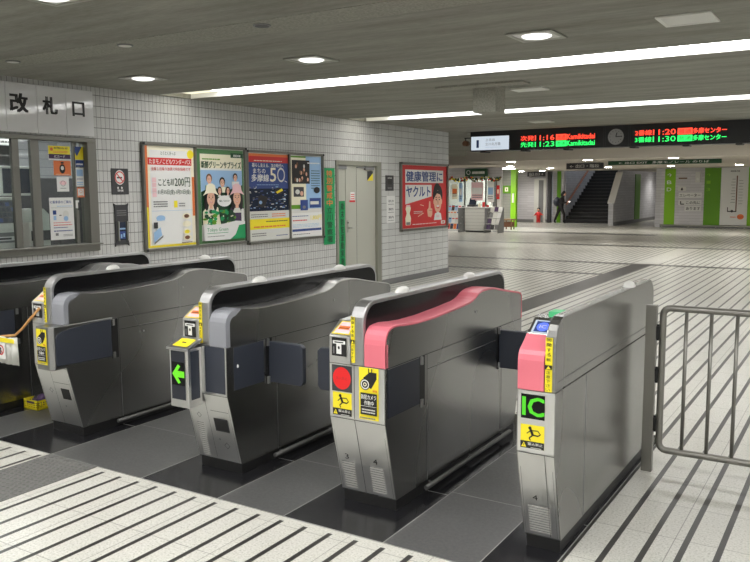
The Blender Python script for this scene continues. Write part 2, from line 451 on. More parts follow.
# hanging box
t = thing('hanging_ceiling_box', 'cream box hanging from the ceiling between the two strip lights', 'ceiling fitting', (-3.46, 7.83, CZ))
mb = MB(); mb.box(-3.585, -3.33, 7.75, 8.0, 2.385, CZ, 'ceiling_band'); mb.build('box', t, bevel=.004)
mb = MB(); mb.box(-3.9, -2.95, 7.5, 7.72, CZ-.02, CZ-.0005, 'ceiling_band'); mb.build('mounting_plate', t, bevel=.003)
mb = MB(); mb.box(-3.3, -2.95, 8.05, 8.3, CZ-.02, CZ-.0005, 'off_white'); tag(mb.build('access_hatch', bevel=.003), 'small pale ceiling hatch right of the hanging cream box', 'ceiling hatch')

# ------------------------------------------------------------------ ticket gates
GY = 3.175; L_ = 1.755
RIGHT_TOP = [(0, .745), (0, .86)]+[(.075-.075*math.cos(math.radians(a)), .865+.078*math.sin(math.radians(a))) for a in (12, 30, 50, 70, 90)]+[(.13, .945), (.22, .936), (.32, .930), (.5, .930), (.75, .941), (.93, .952), (.98, .960), (1.02, .972), (1.06, .990), (1.10, 1.0), (1.14, 1.004), (1.22, 1.005), (1.3, .998), (1.45, .97), (1.6, .944), (1.70, .927), (1.74, .915), (L_, .89), (L_, .745)]
LEFT_TOP = [(0, .745), (0, .882), (.095, .947), (.2, .953)]+[(L_-y, z) for y, z in reversed(RIGHT_TOP) if y < L_-.25]
def inset(prof, d):
    """profile moved inward by d (open polyline, bottom ends stay on z)"""
    out = []
    n = len(prof)
    for i, p in enumerate(prof):
        a = Vector(prof[max(i-1, 0)]); b = Vector(prof[min(i+1, n-1)]); t_ = (b-a).normalized(); out.append((p[0]+t_.y*d, p[1]-t_.x*d))
    out[0] = (out[0][0], prof[0][1]); out[-1] = (out[-1][0], prof[-1][1]); return out
def yz(prof): return [(y+GY, z) for y, z in prof]
def strip_band(mb, x0, x1, prof, d, mt):
    """a shell of thickness d following an open profile"""
    o = yz(prof); i = yz(inset(prof, d)); n = len(o)
    v = [(x, *p) for x in (x0, x1) for p in o]+[(x, *p) for x in (x0, x1) for p in i]
    f = []
    for k in range(n-1):
        f += [(k, n+k, n+k+1, k+1), (2*n+k, 2*n+k+1, 3*n+k+1, 3*n+k), (k, k+1, 2*n+k+1, 2*n+k), (n+k, 3*n+k, 3*n+k+1, n+k+1)]
    f += [(0, 2*n, 3*n, n), (n-1, 2*n-1, 4*n-1, 3*n-1)]
    mb.mesh(v, f, mt, False)
FIN = [(0, .745), (0, .955)]+[(.115-.115*math.cos(math.radians(a)), .955+.107*math.sin(math.radians(a))) for a in (15, 30, 45, 60, 75, 90)]
FIN = FIN+[(L_-y, z) for y, z in reversed(FIN)]
SL = Vector((0, -.105, .415)).normalized()
def front(x0): return Sheet((x0, GY, 0), (1, 0, 0), (0, 0, 1), .0006, .0012)
def slant(x0): return Sheet((x0, GY, .475), (1, 0, 0), SL, .0006, .0014)
def zv(z): return (z-.475)*1.0315
def grille(sh, u0, u1, z0, z1, n=11):
    sh.k += 1
    for i in range(n):
        a = z0+(z1-z0)*i/n; h = (z1-z0)/n
        sh.rect(u0, zv(a), u1, zv(a+h*.42), 'off_white', False)
        sh.rect(u0, zv(a+h*.42), u1, zv(a+h*.62), 'dark_grey', False)
def warning_sign(sh, u0, v0, u1, v1):
    h = v1-v0; w = u1-u0
    sh.rect(u0, v0, u1, v1, 'yellow'); sh.rect(u0, v0, u1, v0+h*.3, 'black')
    cx = u0+w*.45
    sh.oval(cx-.05*w, v0+h*.86, w*.07, h*.07, 'black')
    for a, b, q in (((-.02, .8), (.08, .56), .14), ((.0, .76), (.28, .78), .05), ((.28, .78), (.36, .68), .05), ((-.02, .76), (-.18, .62), .05), ((.08, .58), (.3, .56), .07), ((.3, .56), (.40, .66), .06), ((.06, .56), (-.08, .44), .07), ((-.08, .44), (-.02, .34), .06)):
        sh.line((cx+a[0]*w, v0+a[1]*h), (cx+b[0]*w, v0+b[1]*h), q*w*.8, 'black', False)
    sh.poly([(u0+w*.04, v0+h*.04), (u0+w*.26, v0+h*.04), (u0+w*.15, v0+h*.25)], 'yellow')
    sh.line((u0+w*.15, v0+h*.09), (u0+w*.15, v0+h*.19), w*.025, 'black')
    sh.text('駆込禁止', u0+w*.32, v0+h*.14, u1-w*.05, v0+h*.26, 'white', .01); sh.rows(u0+w*.45, v0+h*.03, u1-w*.1, v0+h*.1, 1, 'off_white')
def camera_sign(sh, u0, v0, u1, v1):
    w, h = u1-u0, v1-v0
    sh.rect(u0, v0, u1, v1, 'yellow')
    q = lambda a, b: (u0+a*w, v0+b*h)
    sh.poly([q(.22, .80), q(.55, .92), q(.9, .92), q(.9, .80), q(.62, .60), q(.38, .66)], 'black')
    sh.line(q(.5, .99), q(.5, .9), w*.05, 'black'); sh.line(q(.66, .99), q(.66, .9), w*.05, 'black')
    sh.oval(u0+w*.32, v0+h*.68, w*.25, w*.25, 'black'); sh.ring(u0+w*.32, v0+h*.68, w*.21, w*.05, 'white'); sh.oval(u0+w*.32, v0+h*.68, w*.09, w*.09, 'cream'); sh.oval(u0+w*.32, v0+h*.68, w*.05, w*.05, 'black')
    sh.text('録画', *q(.72, .55), *q(.94, .60), 'red', .01)
    sh.rect(*q(.1, .1), *q(.94, .52), 'black')
    sh.text('防犯カメラ', *q(.14, .4), *q(.9, .49), 'white', .02); sh.text('作動中', *q(.3, .29), *q(.78, .375), 'white', .02)
    sh.rect(*q(.12, .265), *q(.92, .272), 'white'); sh.rows(*q(.18, .14), *q(.86, .24), 2, 'off_white', .5)
    sh.rows(*q(.1, .03), *q(.9, .08), 1, 'mid_grey', .5)
def ticket_mark(sh, u0, v0, u1, v1):
    w, h = u1-u0, v1-v0; q = lambda a, b: (u0+a*w, v0+b*h)
    sh.rect(u0, v0, u1, v1, 'black')
    sh.rect(*q(.08, .66), *q(.92, .84), 'white'); sh.rect(*q(.2, .72), *q(.8, .78), 'black')
    sh.rect(*q(.33, .12), *q(.67, .68), 'white'); sh.oval(u0+w*.5, v0+h*.46, w*.07, h*.09, 'black'); sh.rect(*q(.12, .12), *q(.2, .5), 'mid_grey', True)
def tape(sh, u0, v0, u1, v1):
    w, h = u1-u0, v1-v0
    sh.rect(u0, v0, u1, v1, 'yellow')
    n = 6
    for i, ch in enumerate('開閉する板'): sh.text(ch, u0+w*.2, v0+h*(.93-.09*i), u1-w*.2, v0+h*(.99-.09*i), 'black', .01)
    sh.rect(u0, v0+h*.42, u1, v0+h*.5, 'black'); sh.poly([(u0+w*.2, v0+h*.43), (u0+w*.8, v0+h*.43), (u0+w*.5, v0+h*.49)], 'yellow')
    for i, ch in enumerate('注意下さい'): sh.text(ch, u0+w*.2, v0+h*(.34-.08*i), u1-w*.2, v0+h*(.395-.08*i), 'black', .01)

def flap(t, side, xs_, y, ln, name_label=None):
    """barrier flap standing out from the side of a gate; side +1 right, -1 left"""
    x0, x1 = xs_+side*.004, xs_+side*ln
    r = .02; X0, X1 = sorted((x0, x1))
    if side > 0: prof = [(x0, .485), (x1-r, .485), (x1, .485+r), (x1, .725-r), (x1-r, .725), (x0, .725)]
    else: prof = [(x0, .725), (x1+r, .725), (x1, .725-r), (x1, .485+r), (x1+r, .485), (x0, .485)]
    f = MB(); f.prism('Y', y-.018, y+.018, prof, 'navy'); o = f.build('flap', t, bevel=.006)
def hinge(t, xs_, y):
    h = MB()
    h.box(xs_+.0005, xs_+.014, y-.03, y-.012, .70, .742, 'steel_bright'); h.box(xs_+.0005, xs_+.014, y-.03, y-.012, .478, .52, 'steel_bright')
    h.box(xs_+.0005, xs_+.004, y-.034, y+.02, .478, .742, 'black')
    h.build('hinge', t, bevel=.001)
def make_gate(xc, label, cover, fin=(-.033, .042), half=False, domes=((.42), (1.24)), xl=None, xr=None):
    xl = xc-.162 if xl is None else xl; xr = xc+.162 if xr is None else xr
    t = thing('ticket_gate', label, 'ticket gate', (xc, GY+L_/2, 0), 'automatic ticket gates in a row')
    b = MB(); b.prism('X', xl, xr, yz([(.105, .06), (0, .475), (0, .7445), (L_, .7445), (L_, .475), (L_-.105, .06)]), 'steel')
    # seams and screws of the side plates; bright strips paint the glint along them
    for xx, sgn in ((xr, 1), (xl, -1)):
        a, c = sorted((xx, xx+sgn*.0008))
        b.box(a, c, GY+.425, GY+.4285, .06, .745, 'dark_grey'); b.box(a, c, GY+.4285, GY+.431, .06, .745, 'steel_bright')
        if not half: b.box(a, c, GY+.43, GY+1.33, .661, .6645, 'black'); b.box(a, c, GY+.43, GY+1.33, .6645, .6665, 'steel_bright'); b.box(a, c, GY+1.42, GY+1.423, .06, .66, 'dark_grey')
        if not half: b.box(a, c, GY+.01, GY+1.74, .741, .7445, 'black')
    b.build('body', t, bevel=.003)
    p = MB(); p.box(xl+.012, xr-.003, GY+.107, GY+L_-.107, .0036, .06, 'black'); p.build('plinth', t)
    f0, f1 = xc+fin[0], xc+fin[1]
    # fin between the two halves
    fb = MB(); fb.prism('X', f0, f1, yz(FIN), 'steel' if half else 'steel_bright'); fo = fb.build('fin', t, bevel=.006)
    fp = MB()
    ip = inset(FIN, .022)
    if half != 'left': fp.prism('X', f1, f1+.002, yz(ip), 'fin_black')
    fp.prism('X', f0-.002, f0, yz(ip), 'fin_black'); fp.build('fin_panel', t)
    sh = front(0); 
    return t, xl, xr, f0, f1
def right_half(t, xr, f1, cover):
    s = MB(); s.prism('X', f1+.003, xr-.001, yz(inset(RIGHT_TOP, .004)), 'steel'); 
    s.build('side_cover', t)
    c = MB(); pk = cover == 'cover_pink'; strip_band(c, f1+.0025, xr+(.0015 if pk else .0), RIGHT_TOP if pk else RIGHT_TOP[7:], .013 if pk else .006, cover if pk else 'steel_lit')
    if not pk:
        o_ = [(y-.0015, z+(.0015 if z > .8 else 0)) for y, z in RIGHT_TOP[:8]]; i_ = inset(RIGHT_TOP[:8], .032)
        c.prism('X', f1+.002, xr+.002, yz(o_+i_[::-1]), cover)
    if pk: c.box(f1+.0025, xr+.0015, GY-.001, GY+.028, .7455, .86, cover)
    c.build('top_cover', t, bevel=.0025)
    k = MB(); k.tube([(xr-.0005, GY+1.03, .885), (xr+.003, GY+1.03, .885)], .008, 'steel_bright', 12); k.build('lock', t)
def left_half(t, xl, f0):
    s = MB(); s.prism('X', xl+.001, f0-.003, yz(LEFT_TOP), 'steel_lit'); s.build('ticket_unit', t, bevel=.003)
    # slot on the sloped face
    V = Vector((0, .095, .065)).normalized(); sh = Sheet((xl, GY, .882), (1, 0, 0), V, .0006, .0008)
    w = f0-xl
    sh.poly([(.01, .012), (w-.012, .012), (w-.03, .105), (.022, .105)], 'yellow'); sh.poly([(.018, .018), (w-.02, .018), (w-.036, .099), (.028, .099)], 'pale_pink')
    sh.rect(.03, .045, w-.035, .07, 'orange'); sh.rect(.035, .052, w-.04, .056, 'black')
    sh.build('ticket_slot', t)
    sh = front(xl); ticket_mark(sh, .018, .782, .105, .874); sh.build('ticket_symbol', t)
def add_tape(t, x0, x1, z0=.758, z1=.985):
    sh = front(0); sh.b = .0012; tape(sh, x0, z0, x1, z1); sh.build('caution_tape', t)
def dome(t, x, y, base=None):
    d = MB(); d.ell((x, y, 1.060), (.03, .062, .032), 'dome', 20, 6, True); d.build('sensor_dome', t)
def kick_rail(t, xr):
    r = MB(); r.tube([(xr+.03, GY+.36, .045), (xr+.03, GY+1.5, .045)], .013, 'steel_dull', 10)
    for y in (.45, .95, 1.42): r.tube([(xr-.01, GY+y, .045), (xr+.03, GY+y, .045)], .007, 'steel_dull', 8)
    r.build('kick_rail', t)
def seam_front(t, x, z0=.06):
    b = slant(0); b.rect(x-.0015, zv(.064), x+.0015, zv(.472), 'dark_grey'); b.build('front_seam', t)
    b = front(0); b.rect(x-.0015, .478, x+.0015, .744, 'dark_grey'); b.build('front_seam', t)
def knee_line(t, xl, xr):
    b = MB(); b.prism('X', xl+.004, xr-.004, [(GY-.0005, .475), (GY-.0005, .743), (GY+.004, .743), (GY+.004, .476), (GY+.106, .066), (GY+.1015, .066)], 'steel_lit'); b.build('front_sheen', t)  # thin skin in the paler steel, paints the sheen on the gate front
    b = slant(0); b.rect(xl+.002, -.006, xr-.002, -.003, 'dark_grey'); b.rect(xl+.012, zv(.40), xl+.0135, zv(.07), 'mid_grey'); b.rect(xr-.0135, zv(.40), xr-.012, zv(.07), 'mid_grey'); b.build('front_seam', t)
def side_panel(t, xr, y0, y1, z0=.497, z1=.737, mt='navy_dark'):
    b = MB(); b.box(xr+.0002, xr+.003, GY+y0, GY+y1, z0, z1, mt); b.build('side_panel', t, bevel=.001)

# --- gate 4: pink covers, camera warning
t, xl, xr, f0, f1 = make_gate(-2.077, 'steel ticket gate with pink covers, red round light and security camera sign', 'cover_pink')
right_half(t, xr, f1, 'cover_pink'); left_half(t, xl, f0); add_tape(t, f0+.003, f0+.026); kick_rail(t, xr); knee_line(t, xl, xr); seam_front(t, -2.09); dome(t, -2.06, GY+.42); dome(t, -2.06, GY+1.24)
sh = front(0); sh.rect(-2.222, .605, -2.103, .737, 'dark_grey'); sh.oval(-2.163, .672, .053, .056, 'stop_red', 32); sh.text('進入禁止', -2.197, .665, -2.13, .680, 'red', .01); sh.build('stop_light', t)
sh = front(0); warning_sign(sh, -2.218, .484, -2.106, .6); sh.build('warning_sign', t)
sh = front(0); camera_sign(sh, -2.062, .484, -1.95, .742); sh.build('camera_sign', t)
side_panel(t, xr, .022, .345); hinge(t, xr, GY+.375); hinge(t, xr, GY+1.385)
flap(t, 1, xr, GY+1.385, .25); flap(t, -1, xl, GY+.37, .33)
sh = slant(0); sh.text('3', -2.185, zv(.243), -2.163, zv(.272), 'dark_grey', .01); sh.text('4', -2.018, zv(.243), -1.993, zv(.272), 'black', .01); grille(sh, -2.21, -2.135, .085, .235); sh.build('grille', t); sh = slant(0); grille(sh, -2.045, -1.965, .085, .232); sh.build('grille', t)
# --- gate 3: grey covers, green arrow
t, xl, xr, f0, f1 = make_gate(-3.083, 'steel ticket gate with grey covers and a green lit arrow box', 'cover_grey')
right_half(t, xr, f1, 'cover_grey'); left_half(t, xl, f0); add_tape(t, f0+.003, f0+.026); kick_rail(t, xr); knee_line(t, xl, xr); dome(t, -3.03, GY+.42); dome(t, -3.02, GY+1.24)
sh = front(0); sh.rect(f0+.037, .485, xr-.012, .743, 'navy'); sh.build('navy_panel', t)
b = MB(); b.box(xl+.0, f0+.01, GY-.105, GY, .405, .735, 'steel_lit'); bo = b.build('arrow_box', t, bevel=.004)
b = MB(); b.prism('X', xl-.012, f0+.022, [(GY-.118, .728), (GY-.118, .74), (GY-.001, .785), (GY-.001, .77)], 'steel_bright'); b.build('lid', bo, bevel=.002)
sh = Sheet((xl, GY-.118, .74), (1, 0, 0), Vector((0, .117, .045)).normalized(), .0006, .001); sh.rect(.02, .02, .13, .1, 'yellow'); sh.line((.06, .06), (.09, .06), .01, 'black'); sh.build('yellow_sticker', bo)
sh = Sheet((xl, GY-.105, 0), (1, 0, 0), (0, 0, 1), .0006, .0008); sh.rect(.012, .45, .118, .722, 'navy_dark'); sh.rect(.016, .53, .114, .66, 'fin_black')
sh.poly([(.02, .593), (.065, .648), (.083, .638), (.062, .611), (.112, .611), (.112, .575), (.062, .575), (.083, .548), (.065, .538)], 'arrow_green'); sh.build('green_arrow', bo)
b = MB(); b.box(f0+.01, f0+.012, GY-.085, GY-.02, .45, .72, 'navy'); b.build('side_panel', bo)
side_panel(t, xr, .055, .31, mt='navy'); hinge(t, xr, GY+.365); hinge(t, xr, GY+1.385); flap(t, 1, xr, GY+.37, .25); flap(t, 1, xr, GY+1.385, .25)
b = MB(); b.prism('Y', GY+.02, GY+.05, [(xl-.1, .47), (xl-.085, .45), (xl-.004, .45), (xl-.004, .69), (xl-.085, .69), (xl-.1, .67)], 'navy'); b.build('flap', t, bevel=.004)
k = MB(); k.ell((xr+.004, GY+.085, .63), (.006, .007, .01), 'white', 10, 6); k.build('side_sensor', t)
sh = slant(0); grille(sh, -3.2, -3.15, .08, .29, 16); sh.rect(-3.075, zv(.375), -2.94, zv(.372), 'mid_grey'); sh.rect(-3.1, zv(.08), -3.098, zv(.47), 'dark_grey'); sh.rect(-3.062, zv(.25), -2.958, zv(.33), 'dark_grey'); sh.rect(-3.055, zv(.258), -2.965, zv(.322), 'black')
sh.ring(-3.0, zv(.165), .022, .005, 'mid_grey', 4); sh.oval(-3.045, zv(.2), .007, .007, 'steel_bright'); sh.ring(-3.165, zv(.335), .018, .004, 'mid_grey', 4); sh.build('coin_window', t)
# --- gate 2: long flap housing in front, camera sign on it
t, xl, xr, f0, f1 = make_gate(-4.441, 'steel ticket gate with grey covers and a bulging navy flap housing at its front', 'cover_grey')
right_half(t, xr, f1, 'cover_grey'); left_half(t, xl, f0); add_tape(t, f0+.003, f0+.026); kick_rail(t, xr); knee_line(t, xl, xr); dome(t, -4.41, GY+.5); dome(t, -4.41, GY+1.4)
b = MB(); b.prism('X', -4.52, -4.33, [(y+GY, z) for y, z in ((.34, 1.0625), (.42, 1.10), (.68, 1.085), (.79, 1.0625))], 'steel_bright'); 
b2 = MB(); b2.prism('X', f0+.004, f1-.004, [(y+GY, z) for y, z in ((.36, 1.061), (.41, 1.098), (.68, 1.083), (.78, 1.061))], 'steel_bright'); b2.build('sensor_cowl', t, bevel=.004)
b = MB()
b.prism('Z', .48, .755, [(-4.41, GY-.115), (xr-.01, GY-.115), (xr+.014, GY-.09), (xr+.014, GY+.36), (xr+.0005, GY+.37), (xr+.0005, GY), (-4.41, GY)], 'steel'); ho = b.build('flap_housing', t, bevel=.005)
b = MB(); prof = [(-.085, .505), (.345, .492), (.345, .745), (.2, .742), (.05, .732), (-.03, .722), (-.07, .705), (-.085, .68)]
b.prism('X', xr+.0142, xr+.022, yz(prof), 'navy'); b.build('flap_panel', ho, bevel=.003)
sh = Sheet((0, GY-.115, 0), (1, 0, 0), (0, 0, 1), .0006, .0008); camera_sign(sh, -4.405, .515, -4.305, .74); sh.build('camera_sign', ho)
hinge(t, xr+.012, GY+.385)
k = MB(); 
for yy in (GY+.6, GY+.64): k.tube([(xr, yy, .62), (xr+.006, yy, .62)], .007, 'steel_bright', 10)
k.build('screw', t)
sh = slant(0); sh.rect(-4.46, zv(.36), -4.3, zv(.363), 'mid_grey'); sh.rect(-4.4, zv(.25), -4.315, zv(.325), 'black'); sh.ring(-4.36, zv(.165), .022, .005, 'off_white', 4); sh.ring(-4.5, zv(.3), .02, .004, 'mid_grey', 4); sh.oval(-4.39, zv(.2), .007, .007, 'steel_bright'); sh.rect(-4.455, zv(.07), -4.453, zv(.47), 'dark_grey'); sh.build('coin_window', t)
# --- gate 1: cut by the left edge of the photo
t, xl, xr, f0, f1 = make_gate(-5.442, 'steel ticket gate nearest the tiled wall, cut by the left edge', 'cover_grey')
right_half(t, xr, f1, 'cover_grey'); left_half(t, xl, f0); add_tape(t, f0+.003, f0+.026); knee_line(t, xl, xr); seam_front(t, -5.455); side_panel(t, xr, .02, .32, mt='navy'); hinge(t, xr, GY+.36); hinge(t, xr, GY+1.385)
sh = front(0); sh.rect(-5.587, .605, -5.468, .737, 'dark_grey'); sh.build('display', t)
# --- gate 5: narrow end unit at the right with IC display
GY = 3.15
t, xl, xr, f0, f1 = make_gate(-1.1525, 'narrow steel end gate with pink cover and green lit IC display, beside the railing', 'cover_pink', fin=(.0355, .0835), half='left', xl=-1.237, xr=-1.067)
c = MB()
prof = [(0, .745), (0, .875), (.006, .898), (.018, .915), (.04, .93), (.065, .945), (.10, .972), (.19, 1.03), (.26, 1.035), (.34, 1.0), (.42, .97), (.6, .95), (1.3, .95), (1.5, .945), (1.68, .935), (1.73, .91), (L_, .87), (L_, .745)]
c.prism('X', xl-.001, f0-.003, yz(prof[:7]+[(.10, .745)]), 'cover_pink'); c.build('front_cover', t, bevel=.003)
c = MB(); c.prism('X', xl+.001, f0-.003, yz([(.1005, .745), (.1005, .972)]+prof[7:]), 'steel'); c.build('card_unit', t, bevel=.003)
V = Vector((0, .09, .058)).normalized(); sh = Sheet((xl, GY+.10, .972), (1, 0, 0), V, .0006, .0008)
sh.rect(.015, .005, .105, .088, 'sign_lit'); sh.rect(.025, .012, .095, .08, 'blue'); sh.oval(.06, .045, .028, .028, 'blue_glow'); sh.text('IC', .045, .035, .075, .055, 'white', .02); sh.build('card_reader', t)
b = MB(); b.box(xl+.06, f0-.006, GY+.2, GY+.28, 1.033, 1.058, 'green_glow'); b.build('status_light', t, bevel=.004)
sp_ = MB(); sp_.box(xr-.001, xr+.0006, GY+.42, GY+.423, .06, .71, 'steel_bright'); sp_.box(xr, xr+.0007, GY+.02, GY+1.73, .789, .7905, 'dark_grey'); sp_.build('side_seam', t)
add_tape(t, f0+.002, f0+.033, .748, .98); dome(t, f0+.03, GY+1.24)
sh = front(0); sh.rect(xl+.018, .622, xl+.124, .728, 'fin_black'); sh.text('IC', xl+.026, .636, xl+.12, .716, 'ic_green', .045); sh.build('ic_display', t)
sh = front(0); warning_sign(sh, xl+.018, .492, xl+.124, .596); sh.build('warning_sign', t)
knee_line(t, xl, xr)
sh = slant(0); sh.text('4', -1.18, zv(.243), -1.158, zv(.268), 'black', .01); grille(sh, -1.205, -1.105, .085, .222); sh.rect(-1.112, zv(.07), -1.11, zv(.47), 'dark_grey'); sh.build('grille', t)

GY = 3.175
# ------------------------------------------------------------------ railing gate at the right
t = thing('barrier_gate', 'grey metal railing gate with vertical bars beside the end ticket gate', 'gate', (-.93, 4.52, 0))
b = MB(); r = .019
def rounded(x0, x1, z0, z1, q=.04):
    pts = []
    for cx, cz, a in ((x1-q, z1-q, 0), (x0+q, z1-q, 90), (x0+q, z0+q, 180), (x1-q, z0+q, 270)):
        pts += [(cx+q*math.cos(math.radians(a+k*22.5)), 4.52, cz+q*math.sin(math.radians(a+k*22.5))) for k in range(5)]
    return pts
pts = rounded(-.93, .32, .135, .94); b.tube(pts+[pts[0]], r, 'fence_metal', 12, False); b.build('frame', t)
for k in range(9):
    x = -.808+.1275*k
    b = MB(); b.tube([(x, 4.52, .14), (x, 4.52, .935)], .010, 'fence_metal', 10); b.build('bar', t)
p = MB(); p.box(-1.02, -.962, 4.50, 4.54, .0, .952, 'fence_metal')
pt = tag(p.build('gate_post', bevel=.003), 'flat grey steel post between the end ticket gate and the railing', 'post')
for z in (.80, .56, .28):
    b = MB(); b.box(-.963, -.945, 4.505, 4.535, z-.035, z+.035, 'black'); b.tube([(-.955, 4.52, z-.045), (-.955, 4.52, z+.045)], .009, 'black', 8); b.build('hinge', t)

# ------------------------------------------------------------------ rope, hanging sheet, crate
b = MB(); ps = []
for k in range(9):
    a = k/8; ps.append((-4.51+a*(-5.30+4.51), GY-.012+a*.0, .845-.30*a+.0*a))
ps = [(-4.51, GY-.012, .845), (-4.6, GY-.012, .775), (-4.7, GY-.012, .695), (-4.78, GY-.012, .645), (-4.95, GY-.012, .62), (-5.1, GY-.012, .63), (-5.25, GY-.012, .70)]
b.tube(ps, .009, 'rope_tan', 8); tag(b.build('barrier_rope'), 'tan rope slung across the closed lane at the left', 'rope')
t = thing('hanging_notice', 'white plastic no-entry notice hanging from the tan rope at the left', 'notice', (-4.86, GY-.03, .44))
b = MB(); n = 14
def wav(i): return GY-.028+.008*math.sin(i*1.7)
for k, (w0, w1) in enumerate([(-4.97, -4.735)]):
    v = []; f = []
    for i in range(n):
        x = w0+(w1-w0)*i/(n-1)
        for y_ in (wav(i), wav(i)+.003): v += [(x, y_, .625+.02*abs(i/(n-1)-.5)), (x+.01*math.sin(i), y_, .445)]
    for i in range(n-1):
        a = i*4; c_ = a+4
        f += [(a, a+1, c_+1, c_), (a+2, c_+2, c_+3, a+3), (a, c_, c_+2, a+2), (a+1, a+3, c_+3, c_+1)]
    b.mesh(v, f, 'off_white', True)
b.build('plastic_sheet', t)
sh = Sheet((-4.95, GY-.042, .46), (1, 0, 0), (0, 0, 1)); sh.rect(-.02, .135, .2, .165, 'yellow'); sh.rect(0, .02, .10, .13, 'white'); sh.ring(.05, .08, .035, .009, 'red', 20); sh.line((.025, .105), (.075, .055), .008, 'red'); sh.oval(.05, .09, .008, .008, 'black'); sh.rect(.043, .055, .057, .083, 'black'); sh.build('no_entry_print', t)
t = thing('crate', 'small yellow plastic crate on the floor between two gates', 'crate', (-5.14, 3.57, .0036))
b = MB(); cx0, cx1, cy0, cy1, ch = -5.235, -5.07, 3.50, 3.63, .075
for a_, b_, c_, d_ in ((cx0, cx1, cy0, cy0+.006), (cx0, cx1, cy1-.006, cy1), (cx0, cx0+.006, cy0, cy1), (cx1-.006, cx1, cy0, cy1)):
    for z0, z1 in ((.0036, .02), (.03, .036), (.044, .05), (.06, ch)): b.box(a_, b_, c_, d_, z0, z1, 'yellow')
    nn = 6
    for k in range(nn+1):
        if b_-a_ > .05: x = a_+(b_-a_-.006)*k/nn; b.box(x, x+.006, c_, d_, .01, ch, 'yellow')
        else: y = c_+(d_-c_-.006)*k/nn; b.box(a_, b_, y, y+.006, .01, ch, 'yellow')
b.box(cx0, cx1, cy0, cy1, .0036, .008, 'yellow'); b.build('basket', t)
b = MB(); b.box(cx0+.04, cx1-.04, cy0-.001, cy0, .05, .066, 'purple'); b.build('dark_label', t)
b = MB(); b.ell((-5.15, 3.565, .045), (.066, .05, .036), 'purple', 14, 8); b.ell((-5.12, 3.575, .075), (.04, .035, .035), 'purple', 12, 8); b.ell((-5.165, 3.57, .07), (.035, .03, .025), 'black', 12, 8)
tag(b.build('cloth_bag'), 'crumpled dark purple cloth bag lying in the yellow crate', 'bag')
def spot(name, x, y, z, power, size=.1, ang=100, blend=.6, colr=(1, .97, .92)):
    l = bpy.data.lights.new(name, 'SPOT'); l.energy = power; l.spot_size = math.radians(ang); l.spot_blend = blend; l.shadow_soft_size = size; l.color = colr
    o = bpy.data.objects.new(name, l); col.objects.link(o); o.location = (x, y, z)
make_tile('far_tile_dark', 'X', srgb(140, 140, 132), srgb(110, 110, 106), 0, .11)
mat('clock_grey', srgb(165, 165, 165), .5)
# ------------------------------------------------------------------ things on the left wall (plane x = XW facing +x; u = y, v = z)
def wsheet(off=0.0, base=.0006): return Sheet((XW+off, 0, 0), (0, 1, 0), (0, 0, 1), .0006, base)
# ticket window
t = thing('window_1', '', '', (XW, 4.3, .98)); del t['label']; del t['category']; t['kind'] = 'structure'
b = MB(); x0, x1 = XW-.10, XW+.035
b.box(x0, x1, 2.9, 5.52, .98, 1.055, 'alu_dark'); b.box(x0, x1, 2.9, 5.52, 2.085, 2.127, 'alu_dark'); b.box(x0, x1, 5.41, 5.52, 1.055, 2.085, 'alu_dark'); b.box(x0, x1, 2.9, 2.97, 1.055, 2.085, 'alu_dark')
b.box(x0, x1+.05, 2.9, 5.52, 1.045, 1.06, 'alu_dark')
b.build('window_frame', t, bevel=.004)
for y0, y1, xx in ((4.59, 4.66, XW-.02), (4.80, 4.89, XW-.04), (5.30, 5.335, XW-.06)):
    b = MB(); b.box(xx-.02, xx+.02, y0, y1, 1.06, 2.085, 'alu_dark'); b.build('mullion', t, bevel=.002)
b = MB(); b.box(XW-.062, XW-.058, 4.88, 5.41, 1.06, 2.085, 'glass'); b.build('pane', t)
b = MB(); b.box(XW-.022, XW-.018, 2.97, 4.6, 1.06, 2.085, 'glass'); b.build('pane', t)
b = MB(); b.box(XW-.022, XW-.018, 4.66, 4.80, 1.30, 2.085, 'glass'); b.build('pane', t)
# office behind
OX = -9.4
b = MB(); b.box(OX-.1, OX, 2, 8, 0, CZ, 'far_tile_y'); b.build('wall_office', kind='structure')
b = MB(); b.box(OX, WX0, 7.0, 7.1, 0, CZ, 'far_tile'); b.build('wall_office', kind='structure')
b = MB(); b.box(OX, WX0, 2.0, 2.1, 0, CZ, 'far_tile'); b.build('wall_office', kind='structure')
t = thing('office_light', 'fluorescent ceiling light inside the ticket office', 'ceiling light', (-8, 5, CZ))
b = MB(); b.box(-8.4, -7.7, 3.6, 6.3, CZ-.04, CZ-.002, 'white'); b.build('housing', t)
b = MB(); b.box(-8.35, -7.75, 3.65, 6.25, CZ-.05, CZ-.041, 'office_tube'); b.build('tube', t)
t = thing('office_counter', 'grey service counter behind the ticket window', 'counter', (-7.4, 4.6, 0))
b = MB(); b.box(-7.75, WX0-.005, 2.9, 6.0, .93, .965, 'mid_grey'); b.build('counter_top', t, bevel=.004)
b = MB(); b.box(-7.7, WX0-.02, 2.95, 5.95, 0, .93, 'dark_grey'); b.build('cabinet', t)
t = thing('office_monitor', 'dark monitor in a white bezel standing behind the ticket window', 'monitor', (-7.42, 5.02, .965))
b = MB(); b.box(-7.45, -7.41, 4.84, 5.22, 1.55, 1.85, 'white'); b.build('bezel', t, bevel=.01)
b = MB(); b.box(-7.41, -7.407, 4.865, 5.195, 1.575, 1.825, 'screen'); b.build('screen', t)
b = MB(); b.tube([(-7.47, 5.02, .975), (-7.47, 5.02, 1.6)], .025, 'mid_grey'); b.box(-7.56, -7.4, 4.93, 5.1, .966, .98, 'mid_grey'); b.build('stand', t)
t = thing('ticket_console', 'white console with rows of dark blue keys at the left edge, behind the ticket window', 'console', (-7.2, 4.5, .965))
